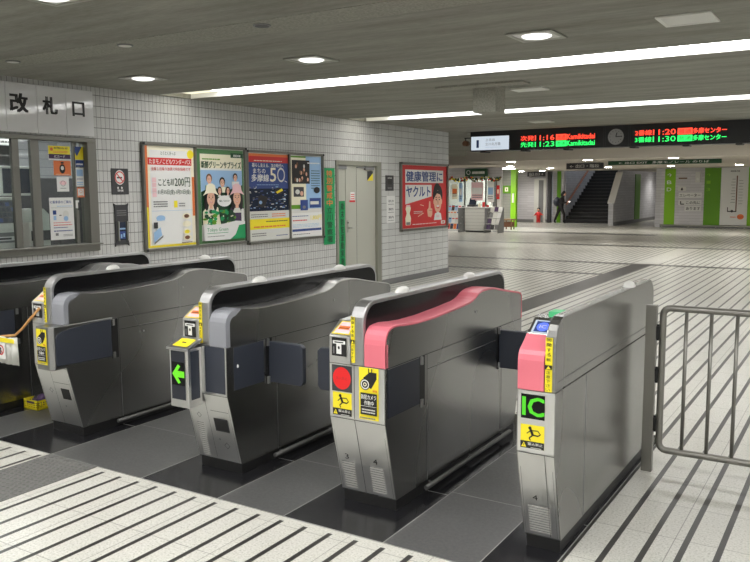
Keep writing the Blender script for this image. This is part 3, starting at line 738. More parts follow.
b = MB(); b.prism('Y', 4.3, 4.835, [(-7.36, .966), (-7.08, .966), (-7.08, 1.24), (-7.17, 1.54), (-7.36, 1.54)], 'off_white'); b.build('housing', t, bevel=.008)
V = Vector((-.09, 0, .30)).normalized(); sh = Sheet((-7.08, 4.3, 1.24), (0, 1, 0), V, .001, .001); sh.rect(.03, .05, .52, .28, 'dark_grey')
for i in range(9):
    for j in range(4): sh.rect(.04+.052*i, .06+.053*j, .083+.052*i, .10+.053*j, 'screen' if (i+j) % 5 else 'blue', i == 0 and j == 0)
sh.build('keys', t)
b = MB(); b.box(-7.078, -7.07, 4.45, 4.78, 1.10, 1.2, 'mid_grey'); b.box(-7.07, -7.066, 4.50, 4.74, 1.12, 1.16, 'white'); b.box(-7.069, -7.065, 4.55, 4.7, 1.13, 1.15, 'dark_grey'); b.build('ticket_outlet', t, bevel=.002)
b = MB(); b.box(-7.06, WX0-.01, 4.32, 4.68, .966, .972, 'blue'); b.box(-7.02, -6.99, 4.36, 4.6, .972, .976, 'white'); tag(b.build('document_tray'), 'flat blue document tray on the office counter', 'tray')
t = thing('card_printer', 'pale grey printer beside the console, between the window mullions', 'printer', (-7.3, 5.05, .965))
b = MB(); b.prism('X', -7.4, -7.1, [(4.92, .966), (5.16, .966), (5.16, 1.36), (5.1, 1.42), (4.92, 1.42)], 'off_white'); b.build('housing', t, bevel=.01)
b = MB(); b.box(-7.1, -7.096, 4.94, 5.16, 1.1, 1.2, 'dark_grey'); b.build('paper_slot', t)
b = MB(); b.box(-8.6, -8.2, 4.2, 5.6, 0, 2.1, 'black')
for z in (.6, 1.2, 1.6): b.box(-8.2, -8.19, 4.25, 5.55, z, z+.02, 'mid_grey')
tag(b.build('equipment_rack', bevel=.005), 'tall black equipment rack at the back of the ticket office', 'cabinet')
b = MB(); b.box(-8.9, -8.5, 5.7, 6.9, 0, 1.75, 'dark_grey'); b.box(-8.5, -8.49, 6.3, 6.32, .05, 1.7, 'black'); tag(b.build('office_locker', bevel=.006), 'grey locker at the back of the ticket office', 'locker')
t = thing('wall_notice', 'white notice pinned up at the far left of the ticket office', 'notice', (-8.19, 4.3, 1.7))
sh = Sheet((-8.185, 0, 0), (0, 1, 0), (0, 0, 1), .001, .001); sh.rect(5.0, 2.11, 5.54, 2.2, 'white'); sh.rows(5.03, 2.13, 5.5, 2.18, 1, 'dark_grey'); sh.build('print', t)
# notices on the panes
def notice(name, label, y0, z0, y1, z1, draw, off=-.0575, group=None, cat='notice'):
    t = thing(name, label, cat, (XW+off, (y0+y1)/2, z0), group)
    b = MB(); b.box(XW+off, XW+off+.001, y0, y1, z0, z1, 'white'); b.build('paper', t)
    sh = Sheet((XW+off+.001, y0, z0), (0, 1, 0), (0, 0, 1), .0005, .0005); draw(sh, y1-y0, z1-z0); sh.build('print', t); return t
def d1(s, w, h):
    s.text('IC乗車券のご案内', .03*w, .86*h, .9*w, .93*h, 'blue', .02); s.rows(.3*w, .79*h, .95*w, .82*h, 1, 'light_blue'); s.rect(.05*w, .76*h, .95*w, .765*h, 'mid_grey')
    s.rect(.12*w, .6*h, .26*w, .7*h, 'blue'); s.rect(.14*w, .47*h, .25*w, .57*h, 'light_blue'); s.line((.38*w, .58*h), (.47*w, .58*h), .02*h, 'black'); s.oval(.65*w, .6*h, .13*w, .09*h, 'off_white'); s.oval(.65*w, .5*h, .1*w, .06*h, 'light_blue')
    s.rows(.12*w, .4*h, .85*w, .43*h, 1, 'red'); s.rows(.12*w, .34*h, .9*w, .38*h, 1, 'red'); s.rows(.12*w, .28*h, .7*w, .32*h, 1, 'blue'); s.rows(.12*w, .2*h, .9*w, .25*h, 1, 'blue'); s.rows(.5*w, .08*h, .9*w, .14*h, 2, 'mid_grey'); s.rect(.18*w, .1*h, .3*w, .16*h, 'mid_grey')
notice('window_notice', 'largest white notice on the ticket window, blue heading and red lines', 5.0, 1.11, 5.28, 1.53, d1)
def d2(s, w, h):
    s.rect(0, .42*h, w, h, 'yellow'); s.text('お知らせ', .25*w, .78*h, .9*w, .92*h, 'purple', .02); s.rows(.2*w, .52*h, .9*w, .7*h, 2, 'orange'); s.oval(.14*w, .75*h, .07*w, .12*h, 'orange'); s.rect(0, .1*h, w, .42*h, 'purple'); s.text('ICカード', .25*w, .16*h, .75*w, .36*h, 'off_white', .02)
notice('window_notice', 'yellow and purple strip notice at the top of the ticket window', 5.02, 1.90, 5.27, 2.04, d2)
def d3(s, w, h):
    s.rect(0, 0, w, h, 'orange'); s.oval(.5*w, .45*h, .17*w, .32*h, 'hair'); s.oval(.5*w, .5*h, .09*w, .14*h, 'white'); s.rows(.1*w, .06*h, .9*w, .12*h, 1, 'cream'); s.rect(.42*w, .8*h, .58*w, .92*h, 'hair')
notice('window_notice', 'orange notice with a dark round picture below the yellow strip', 5.07, 1.75, 5.27, 1.895, d3)
def d4(s, w, h): s.oval(.5*w, .6*h, .3*w, .16*h, 'pale_pink'); s.ring(.5*w, .55*h, .2*w, .03*w, 'mid_grey', 20); s.rows(.25*w, .2*h, .75*w, .3*h, 1, 'mid_grey')
notice('window_notice', 'small white square notice with a sketch, under the orange notice', 5.1, 1.59, 5.24, 1.735, d4)
def d5(s, w, h): s.rect(0, .35*h, w, h, 'yellow'); s.poly([(0, .35*h), (0, h), (.85*w, h)], 'blue'); s.poly([(0, .35*h), (0, .7*h), (.4*w, .35*h)], 'yellow'); s.rect(0, 0, w, .33*h, 'blue'); s.rows(.1*w, .08*h, .9*w, .26*h, 1, 'white')
notice('window_notice', 'blue and yellow diagonal notice at the top right of the ticket window', 5.31, 1.84, 5.41, 2.04, d5, -.035)
def d6(s, w, h): s.rect(.1*w, .55*h, .9*w, .9*h, 'light_blue'); s.rows(.1*w, .38*h, .9*w, .46*h, 1, 'blue'); s.rows(.1*w, .08*h, .9*w, .3*h, 2, 'light_blue')
notice('window_notice', 'narrow white and pale blue notice below the blue and yellow one', 5.31, 1.64, 5.405, 1.83, d6, -.035)
def d7(s, w, h): s.rect(0, 0, w, h, 'orange'); s.rect(.1*w, .12*h, .9*w, .88*h, 'white'); s.ring(.5*w, .6*h, .2*w, .05*w, 'orange', 16); s.rows(.2*w, .15*h, .8*w, .3*h, 1, 'orange')
notice('window_notice', 'small orange bordered notice, lowest of the right column on the ticket window', 5.315, 1.53, 5.405, 1.63, d7, -.035)
b = MB(); b.box(XW-.037, XW-.03, 5.29, 5.33, 1.42, 1.5, 'white'); b.box(XW-.03, XW-.022, 5.315, 5.325, 1.40, 1.48, 'dark_grey'); tag(b.build('window_latch', bevel=.002), 'small white sliding latch on the ticket window, right of the big notice', 'latch')
# ticket gate sign
t = thing('exit_sign', 'glossy white wall sign reading 改札口 above the ticket window', 'sign', (XW, 4.5, 2.145))
for k in range(6):
    y1 = 5.505-.325*k; y0 = y1-.322
    b = MB(); b.box(XW+.001, XW+.035, y0, y1, 2.145, 2.60, 'sign_acrylic'); b.build('sign_panel', t, bevel=.003)
sh = Sheet((XW+.0355, 0, 0), (0, 1, 0), (0, 0, 1), .0008, .0008)
for ch, y0, y1, z0, z1 in (('改', 4.575, 4.755, 2.33, 2.50), ('札', 4.92, 5.075, 2.335, 2.495), ('口', 5.255, 5.39, 2.34, 2.475)): sh.text(ch, y0, z0, y1, z1, 'black', .06)
sh.build('lettering', t)
# no smoking, help panel
t = thing('no_smoking_sign', 'black no-smoking sign between the ticket window and the posters', 'sign', (XW, 5.83, 1.56))
b = MB(); b.box(XW+.001, XW+.008, 5.72, 5.945, 1.555, 1.83, 'dark_grey'); b.build('plate', t, bevel=.002)
sh = wsheet(.008); sh.oval(5.83, 1.735, .066, .078, 'white', 28); sh.ring(5.83, 1.735, .066, .012, 'red', 28); sh.rect(5.79, 1.725, 5.86, 1.74, 'black'); sh.line((5.79, 1.775), (5.87, 1.69), .011, 'red'); sh.oval(5.80, 1.625, .01, .012, 'white'); sh.oval(5.85, 1.625, .01, .012, 'white'); sh.text('禁煙', 5.79, 1.585, 5.87, 1.607, 'white', .02); sh.build('symbol', t)
t = thing('brochure_holder', 'dark metal plate with blue leaflets below the no-smoking sign', 'leaflet holder', (XW, 5.83, .99))
b = MB(); b.prism('X', XW+.001, XW+.02, [(5.73, 1.0), (5.745, 1.02), (5.9, 1.02), (5.92, 1.0), (5.915, 1.05), (5.915, 1.42), (5.925, 1.46), (5.9, 1.445), (5.755, 1.445), (5.73, 1.46), (5.74, 1.42), (5.74, 1.05)], 'dark_grey'); b.build('plate', t, bevel=.002)
b = MB(); b.box(XW+.02, XW+.04, 5.765, 5.775, 1.06, 1.27, 'alu'); b.box(XW+.02, XW+.04, 5.88, 5.89, 1.06, 1.27, 'alu'); b.build('bracket', t)
sh = wsheet(.02); sh.rows(5.76, 1.33, 5.89, 1.40, 3, 'mid_grey'); sh.rect(5.785, 1.07, 5.87, 1.26, 'screen'); sh.rect(5.79, 1.08, 5.865, 1.16, 'blue'); sh.rect(5.80, 1.09, 5.82, 1.13, 'light_blue'); sh.rect(5.835, 1.1, 5.855, 1.14, 'light_blue'); sh.rows(5.79, 1.18, 5.865, 1.22, 1, 'light_blue'); sh.build('leaflet', t)
# poster frames
def frame(label, y0, y1, z0, z1, mid, mt='alu_dark', w=.03):
    t = thing('poster_frame', label, 'poster frame', (XW, (y0+y1)/2, z0), 'poster frames on the tiled wall')
    b = MB()
    for a_, b_, c_, d_ in ((y0, y1, z0, z0+w), (y0, y1, z1-w, z1), (y0, y0+w, z0+w, z1-w), (y1-w, y1, z0+w, z1-w)): b.box(XW+.001, XW+.045, a_, b_, c_, d_, mt)
    if mid: b.box(XW+.001, XW+.042, mid-.015, mid+.015, z0+w, z1-w, mt)
    b.build('frame', t, bevel=.003)
    b = MB(); b.box(XW+.001, XW+.012, y0+w, y1-w, z0+w, z1-w, 'off_white'); b.build('back_board', t)
    b = MB()
    for yy in (y0, y1-.03):
        for zz in (z0, z1-.03): b.box(XW+.0452, XW+.05, yy, yy+.03, zz, zz+.03, 'black')
    b.build('corner_cap', t); return t
frame('left grey double poster frame, holding the children\'s ticket poster and the green poster', 6.13, 7.845, .915, 2.125, 6.945)
frame('right grey double poster frame, holding the blue 50 poster and the pale blue photo poster', 7.85, 9.545, .89, 2.105, 8.745)
def poster(name, label, y0, z0, y1, z1, bg, draw):
    t = thing(name, label, 'poster', (XW+.012, (y0+y1)/2, z0))
    b = MB(); b.box(XW+.0125, XW+.0145, y0, y1, z0, z1, bg); b.build('paper', t)
    sh = Sheet((XW+.0145, y0, z0), (0, 1, 0), (0, 0, 1), .0005, .0005); W, H_ = y1-y0, z1-z0
    draw(sh, lambda a: a*W, lambda a: a*H_, W, H_); sh.build('print', t); return t
def face(s, cx, cy, r, hat=None, hair='hair', long_=True):
    if long_:
        s.oval(cx-.8*r, cy-.45*r, .42*r, 1.15*r, hair, 14); s.oval(cx+.8*r, cy-.45*r, .42*r, 1.15*r, hair, 14); s.rect(cx-.3*r, cy-1.6*r, cx+.3*r, cy-.5*r, 'skin'); s.poly([(cx-.9*r, cy-2*r), (cx-.5*r, cy-1.35*r), (cx+.5*r, cy-1.35*r), (cx+.9*r, cy-2*r)], 'off_white')
    s.oval(cx, cy+.3*r, 1.02*r, 1.1*r, hair, 20); s.oval(cx, cy-.05*r, .74*r, 1.0*r, 'skin', 20)
    for q in (-.33, .33): s.oval(cx+q*r, cy+.1*r, .11*r, .07*r, 'hair', 8, q < 0); s.line((cx+(q-.16)*r, cy+.3*r), (cx+(q+.16)*r, cy+.32*r), .06*r, 'hair', False)
    s.line((cx, cy+.05*r), (cx+.03*r, cy-.2*r), .07*r, 'brown', False); s.oval(cx, cy-.5*r, .22*r, .1*r, 'red', 12); s.oval(cx, cy-.48*r, .17*r, .05*r, 'white', 12)
    if hat: s.poly([(cx-1.5*r, cy+.35*r), (cx-.95*r, cy+1.0*r), (cx-.8*r, cy+1.7*r), (cx-.3*r, cy+1.95*r), (cx+.3*r, cy+1.95*r), (cx+.8*r, cy+1.7*r), (cx+.95*r, cy+1.0*r), (cx+1.5*r, cy+.35*r), (cx+.8*r, cy+.62*r), (cx, cy+.72*r), (cx-.8*r, cy+.62*r)], hat)
def p1(s, X_, Y_, W, H_):
    s.rect(0, 0, X_(.06), H_, 'orange'); s.rect(X_(.95), Y_(.3), W, Y_(.7), 'orange'); s.rect(X_(.02), 0, X_(.05), Y_(.4), 'yellow'); s.rect(0, 0, W, Y_(.02), 'yellow'); s.rect(X_(.1), Y_(.03), X_(.93), Y_(.96), 'white')
    s.oval(X_(.93), Y_(.93), X_(.07), Y_(.045), 'yellow')
    s.text('とくとくきっぷ', X_(.32), Y_(.915), X_(.62), Y_(.95), 'dark_green', .01); s.rect(X_(.06), Y_(.815), X_(.95), Y_(.885), 'red'); s.text('たまモノこどもワンダーパス', X_(.09), Y_(.825), X_(.93), Y_(.875), 'white', .02)
    s.text('全線１日乗り放題で特別価格です', X_(.12), Y_(.76), X_(.92), Y_(.795), 'red', .005)
    for q in (.66, .595, .545, .50): pass
    s.rect(X_(.13), Y_(.645), X_(.21), Y_(.69), 'pale_pink'); s.rect(X_(.13), Y_(.595), X_(.21), Y_(.64), 'pale_pink'); s.rect(X_(.13), Y_(.545), X_(.21), Y_(.59), 'pale_pink'); s.rect(X_(.13), Y_(.50), X_(.21), Y_(.54), 'pale_pink')
    s.text('こども', X_(.25), Y_(.61), X_(.49), Y_(.68), 'dark_green', .005); s.text('運賃', X_(.5), Y_(.615), X_(.57), Y_(.68), 'dark_green'); s.text('200円', X_(.58), Y_(.60), X_(.9), Y_(.695), 'dark_green', .005)
    s.text('11月15日(金)-1月31日(金)', X_(.24), Y_(.515), X_(.9), Y_(.575), 'dark_green', .005)
    s.rows(X_(.14), Y_(.40), X_(.42), Y_(.47), 3, 'mid_grey'); s.rect(X_(.55), Y_(.39), X_(.62), Y_(.46), 'yellow'); s.rows(X_(.65), Y_(.40), X_(.78), Y_(.45), 2, 'mid_grey'); s.rect(X_(.1), Y_(.36), X_(.93), Y_(.363), 'light_blue')
    s.oval(X_(.27), Y_(.29), X_(.09), Y_(.028), 'light_blue'); s.rect(X_(.19), Y_(.265), X_(.35), Y_(.29), 'light_blue')
    for a, c_ in ((.30, 'brown'), (.22, 'cream'), (.14, 'yellow'), (.08, 'brown')): s.oval(X_(.8), Y_(a), X_(.09), Y_(.033), 'cream'); s.oval(X_(.8), Y_(a), X_(.055), Y_(.02), c_)
    s.poly([(X_(.12), Y_(.05)), (X_(.28), Y_(.12)), (X_(.25), Y_(.2)), (X_(.12), Y_(.15))], 'light_blue'); s.poly([(X_(.12), Y_(.03)), (X_(.3), Y_(.1)), (X_(.3), Y_(.12)), (X_(.12), Y_(.05))], 'mid_grey'); s.rect(X_(.12), Y_(.19), X_(.2), Y_(.25), 'dark_grey')
    s.rows(X_(.68), Y_(.025), X_(.9), Y_(.045), 1, 'brown')
poster('advertising_poster', 'poster with orange border and red banner, こども 200円 fare offer, leftmost in the frames', 6.17, .955, 6.925, 2.09, 'cream', p1)
def p2(s, X_, Y_, W, H_):
    s.rect(X_(.08), Y_(.03), X_(.96), Y_(.95), 'white'); s.rect(X_(.08), Y_(.80), X_(.96), Y_(.95), 'cream'); s.rect(X_(.72), Y_(.92), W, Y_(.97), 'dark_green'); s.text('農業体験', X_(.78), Y_(.93), X_(.94), Y_(.955), 'white', .02)
    s.rows(X_(.12), Y_(.89), X_(.5), Y_(.92), 1, 'lime_dark'); s.text('新鮮グリーンサプライズ', X_(.1), Y_(.80), X_(.94), Y_(.875), 'dark_green', .04)
    s.rect(X_(.08), Y_(.22), X_(.96), Y_(.78), 'light_blue'); s.poly([(X_(.08), Y_(.55)), (X_(.3), Y_(.60)), (X_(.6), Y_(.56)), (X_(.96), Y_(.62)), (X_(.96), Y_(.2)), (X_(.08), Y_(.2))], 'dark_green')
    face(s, X_(.25), Y_(.68), X_(.06), None, 'brown', False); s.rect(X_(.17), Y_(.55), X_(.33), Y_(.62), 'lime_dark'); face(s, X_(.52), Y_(.645), X_(.06), None, 'hair', False); s.rect(X_(.44), Y_(.54), X_(.62), Y_(.6), 'cream'); face(s, X_(.8), Y_(.70), X_(.05), None, 'hair', False); s.rect(X_(.72), Y_(.6), X_(.88), Y_(.66), 'white'); face(s, X_(.45), Y_(.56), X_(.045)); face(s, X_(.62), Y_(.56), X_(.045))
    s.poly([(X_(.08), Y_(.2)), (X_(.08), Y_(.34)), (X_(.22), Y_(.42)), (X_(.4), Y_(.38)), (X_(.45), Y_(.2))], 'cream'); s.poly([(X_(.62), Y_(.2)), (X_(.66), Y_(.37)), (X_(.82), Y_(.42)), (X_(.96), Y_(.36)), (X_(.96), Y_(.2))], 'purple'); s.rect(X_(.9), Y_(.22), X_(.96), Y_(.36), 'white')
    face(s, X_(.25), Y_(.48), X_(.11), 'cream'); face(s, X_(.8), Y_(.48), X_(.11), 'pale_pink')
    s.oval(X_(.52), Y_(.45), X_(.15), Y_(.06), 'white'); s.text('体験してみませんか', X_(.41), Y_(.44), X_(.63), Y_(.462), 'dark_green', .01)
    rnd = random.Random(3)
    for k in range(46):
        a, q = rnd.uniform(.1, .72), rnd.uniform(.20, .345); s.oval(X_(a), Y_(q), X_(rnd.uniform(.03, .06)), Y_(rnd.uniform(.012, .03)), rnd.choice(('dark_green', 'lime_dark', 'dark_green', 'green')), 7, k % 6 == 0)
    for k in range(12): s.oval(X_(rnd.uniform(.12, .7)), Y_(rnd.uniform(.21, .3)), X_(.014), Y_(.008), 'cream', 6, k == 0)
    s.poly([(X_(.08), Y_(.03)), (X_(.08), Y_(.215)), (X_(.25), Y_(.195)), (X_(.5), Y_(.205)), (X_(.75), Y_(.23)), (X_(.96), Y_(.22)), (X_(.96), Y_(.03))], 'white')
    s.poly([(X_(.62), Y_(.03)), (X_(.74), Y_(.08)), (X_(.82), Y_(.18)), (X_(.96), Y_(.19)), (X_(.96), Y_(.03))], 'green')
    s.text('Tokyo Green', X_(.14), Y_(.115), X_(.58), Y_(.165), 'green', .0); s.rect(X_(.14), Y_(.105), X_(.58), Y_(.11), 'green'); s.rows(X_(.14), Y_(.07), X_(.5), Y_(.085), 1, 'mid_grey')
poster('advertising_poster', 'green bordered poster of women in sun hats holding leafy plants', 6.965, .95, 7.805, 2.085, 'leaf', p2)
def p3(s, X_, Y_, W, H_):
    s.rect(0, Y_(.90), W, H_, 'orange'); s.rect(0, Y_(.90), W, Y_(.97), 'red'); s.rows(X_(.15), Y_(.915), X_(.85), Y_(.935), 1, 'cream')
    s.rect(0, Y_(.34), W, Y_(.90), 'blue'); s.rect(0, Y_(.34), W, Y_(.60), 'screen'); rnd = random.Random(5)
    for k in range(90): a, q = rnd.uniform(0, .92), rnd.uniform(.34, .62); s.rect(X_(a), Y_(q), X_(a+rnd.uniform(.02, .07)), Y_(q+rnd.uniform(.004, .014)), rnd.choice(('light_blue', 'mid_grey', 'blue', 'off_white')), k == 0)
    s.text('暮らし支える、次の時代へ', X_(.1), Y_(.845), X_(.88), Y_(.89), 'white', .02); s.text('まちの', X_(.12), Y_(.775), X_(.42), Y_(.83), 'white', .02); s.text('多摩線', X_(.08), Y_(.68), X_(.5), Y_(.765), 'white', .03); s.text('5', X_(.53), Y_(.68), X_(.68), Y_(.84), 'cream', .02)
    s.ring(X_(.81), Y_(.76), Y_(.085), Y_(.02), 'off_white', 24, .85); s.line((X_(.9), Y_(.69)), (X_(.96), Y_(.675)), .01, 'white'); s.rows(X_(.2), Y_(.64), X_(.75), Y_(.655), 1, 'light_blue')
    s.poly([(X_(.22), Y_(.40)), (X_(.22), Y_(.50)), (X_(.3), Y_(.53)), (X_(.45), Y_(.5)), (X_(.42), Y_(.42)), (X_(.32), Y_(.38))], 'hair'); s.oval(X_(.28), Y_(.44), X_(.04), Y_(.02), 'light_blue'); s.oval(X_(.74), Y_(.57), X_(.11), Y_(.04), 'hair'); s.poly([(X_(.66), Y_(.56)), (X_(.82), Y_(.6)), (X_(.85), Y_(.575)), (X_(.7), Y_(.54))], 'yellow')
    s.rect(0, 0, W, Y_(.34), 'off_white'); s.rows(X_(.04), Y_(.27), X_(.45), Y_(.32), 2, 'mid_grey'); s.rows(X_(.55), Y_(.27), X_(.9), Y_(.32), 2, 'orange'); s.rect(0, Y_(.13), W, Y_(.25), 'yellow'); s.rows(X_(.4), Y_(.21), X_(.95), Y_(.235), 1, 'dark_grey'); s.rows(X_(.1), Y_(.15), X_(.9), Y_(.185), 1, 'orange')
    s.rows(X_(.05), Y_(.05), X_(.4), Y_(.1), 2, 'mid_grey'); s.rows(X_(.65), Y_(.04), X_(.95), Y_(.06), 1, 'blue')
poster('advertising_poster', 'blue poster with large white 50 and a yellow band, over a city photo', 7.89, .93, 8.725, 2.065, 'off_white', p3)
def p4(s, X_, Y_, W, H_):
    s.rect(0, Y_(.35), W, H_, 'light_blue'); s.rect(0, Y_(.35), X_(.5), H_, 'lime_dark'); s.rect(X_(.02), Y_(.4), X_(.5), Y_(.98), 'cream'); s.rect(X_(.06), Y_(.66), X_(.62), Y_(.95), 'hair'); rnd = random.Random(8)
    for k in range(16): s.oval(X_(rnd.uniform(.12, .56)), Y_(rnd.uniform(.70, .9)), X_(.03), Y_(.025), rnd.choice(('skin', 'brown', 'off_white', 'skin')), 8, k % 4 == 0)
    s.rows(X_(.55), Y_(.91), X_(.95), Y_(.945), 1, 'white'); s.rows(X_(.66), Y_(.6), X_(.95), Y_(.85), 8, 'dark_green', .3)
    s.rect(X_(.1), Y_(.50), X_(.42), Y_(.62), 'dark_grey'); s.oval(X_(.22), Y_(.56), X_(.07), Y_(.03), 'off_white'); s.oval(X_(.35), Y_(.54), X_(.05), Y_(.03), 'skin')
    s.rect(X_(.6), Y_(.36), X_(.97), Y_(.48), 'blue'); s.rect(X_(.62), Y_(.4), X_(.9), Y_(.44), 'off_white'); s.rect(X_(.3), Y_(.33), X_(.54), Y_(.46), 'blue'); s.oval(X_(.42), Y_(.37), X_(.05), Y_(.02), 'mid_grey'); s.oval(X_(.84), Y_(.58), X_(.1), Y_(.04), 'hair')
    s.rect(0, 0, W, Y_(.30), 'white'); s.rows(X_(.04), Y_(.255), X_(.55), Y_(.275), 1, 'blue'); s.rows(X_(.05), Y_(.2), X_(.5), Y_(.23), 1, 'red'); s.text('1,800円', X_(.62), Y_(.2), X_(.97), Y_(.265), 'yellow', .02); s.rect(X_(.03), Y_(.07), X_(.97), Y_(.1), 'blue'); s.rows(X_(.05), Y_(.03), X_(.6), Y_(.05), 1, 'mid_grey'); s.rows(X_(.05), Y_(.12), X_(.9), Y_(.17), 3, 'light_blue', .3)
poster('advertising_poster', 'pale blue poster with small photos, rightmost in the frames beside the green banner', 8.765, .93, 9.5, 2.06, 'off_white', p4)
def banner(label, y0, y1, z0, z1, chars, off):
    t = thing('hanging_banner', label, 'banner', (XW+off, (y0+y1)/2, z0))
    b = MB(); v = []; f = []; n = 12
    for i in range(n+1):
        z = z0+(z1-z0)*i/n; w = .004*math.sin(i*1.3)
        for yy in (y0, y1): v += [(XW+off+w, yy, z), (XW+off+w+.002, yy, z)]
    for i in range(n):
        a = i*4; c_ = a+4
        f += [(a+1, a+3, c_+3, c_+1), (a, c_, c_+2, a+2), (a, a+1, c_+1, c_), (a+2, c_+2, c_+3, a+3)]
    b.mesh(v, f, 'green'); b.build('cloth', t)
    sh = wsheet(off+.0075, .0004); n = len(chars); h = (z1-z0)*.96/n
    for i, (ch, mt) in enumerate(chars): sh.text(ch, y0+(y1-y0)*.25, z1-(z1-z0)*.02-h*(i+.92), y1-(y1-y0)*.25, z1-(z1-z0)*.02-h*(i+.08), mt, .02, 0, i == 0)
    sh.build('lettering', t)
banner('long green banner with vertical writing hanging between the posters and the door', 9.56, 9.85, .78, 1.905, [(c_, 'orange') for c_ in '特別警戒中']+[(c_, 'dark_green') for c_ in '立川警察署'], .012)
banner('shorter green banner hanging on the left half of the grey door', 9.955, 10.12, .30, 1.42, [(c_, 'dark_green') for c_ in '歳末防犯運動実施中'], .012)
# door
t = thing('door_1', '', '', (XW, 10.55, 0)); del t['label']; del t['category']; t['kind'] = 'structure'
b = MB(); b.box(XW-.15, XW+.02, 9.89, 9.95, 0, 2.03, 'door_frame'); b.box(XW-.15, XW+.02, 11.06, 11.19, 0, 2.03, 'door_frame'); b.box(XW-.15, XW+.02, 9.95, 11.06, 1.96, 2.03, 'door_frame'); b.build('door_frame', t, bevel=.004)
b = MB(); b.box(XW-.07, XW-.03, 9.95, 10.195, .005, 1.96, 'door_paint'); b.box(XW-.07, XW-.025, 10.2, 11.06, .005, 1.96, 'door_paint'); b.box(XW-.025, XW-.0245, 10.50, 10.508, .01, 1.93, 'dark_grey'); b.build('door_leaf', t, bevel=.003)
b = MB(); b.box(XW-.0245, XW-.018, 10.225, 10.265, .93, 1.12, 'alu'); b.tube([(XW-.018, 10.245, 1.0), (XW+.03, 10.245, 1.0)], .01, 'alu'); b.tube([(XW+.03, 10.245, 1.0), (XW+.03, 10.35, 1.0)], .009, 'alu'); b.tube([(XW-.018, 10.245, 1.08), (XW-.01, 10.245, 1.08)], .012, 'dark_grey'); b.build('door_handle', t)
b = MB(); b.box(XW-.024, XW+.012, 10.72, 10.98, 1.90, 1.95, 'mid_grey'); b.box(XW-.02, XW-.0, 10.5, 10.75, 1.925, 1.94, 'mid_grey'); b.box(XW-.028, XW-.0, 9.96, 10.2, 1.90, 1.95, 'mid_grey'); b.build('door_closer', t, bevel=.003)
sh = wsheet(-.0245); sh.rect(10.33, 1.40, 10.45, 1.55, 'white'); sh.rect(10.30, 1.395, 10.46, 1.425, 'red'); sh.rows(10.34, 1.44, 10.44, 1.54, 3, 'red'); sh.build('door_notice', t)
sh = wsheet(-.0245); sh.rect(10.82, 1.73, 10.99, 1.88, 'dark_grey'); sh.poly([(10.82, 1.73), (10.99, 1.73), (10.99, 1.85)], 'yellow'); sh.build('warning_sticker', t)
# small signs and poster right of the door
t = thing('door_plate', 'small dark plate on the tiles between the door and the red poster', 'sign', (XW, 11.46, 1.58))
b = MB(); b.box(XW+.001, XW+.01, 11.34, 11.6, 1.565, 1.82, 'dark_grey'); b.build('plate', t, bevel=.002)
sh = wsheet(.01); sh.rect(11.40, 1.67, 11.54, 1.75, 'black'); sh.rows(11.4, 1.60, 11.54, 1.65, 1, 'mid_grey'); sh.rows(11.4, 1.77, 11.54, 1.80, 1, 'off_white'); sh.build('symbol', t)
def d8(s, w, h):
    for k in range(3): s.text(('改札内', '連絡先', '案内')[k], .2*w, h*(.76-.3*k), .8*w, h*(.86-.3*k), 'dark_grey', .01); s.rows(.15*w, h*(.68-.3*k), .85*w, h*(.73-.3*k), 1, 'mid_grey')
notice('wall_notice', 'tall white paper notice below the small dark plate, right of the door', 11.38, 1.03, 11.66, 1.48, d8, .001)
frame('grey frame around the red drink poster near the wall corner', 11.80, 13.6, .865, 2.05, None, 'alu_dark', .04)
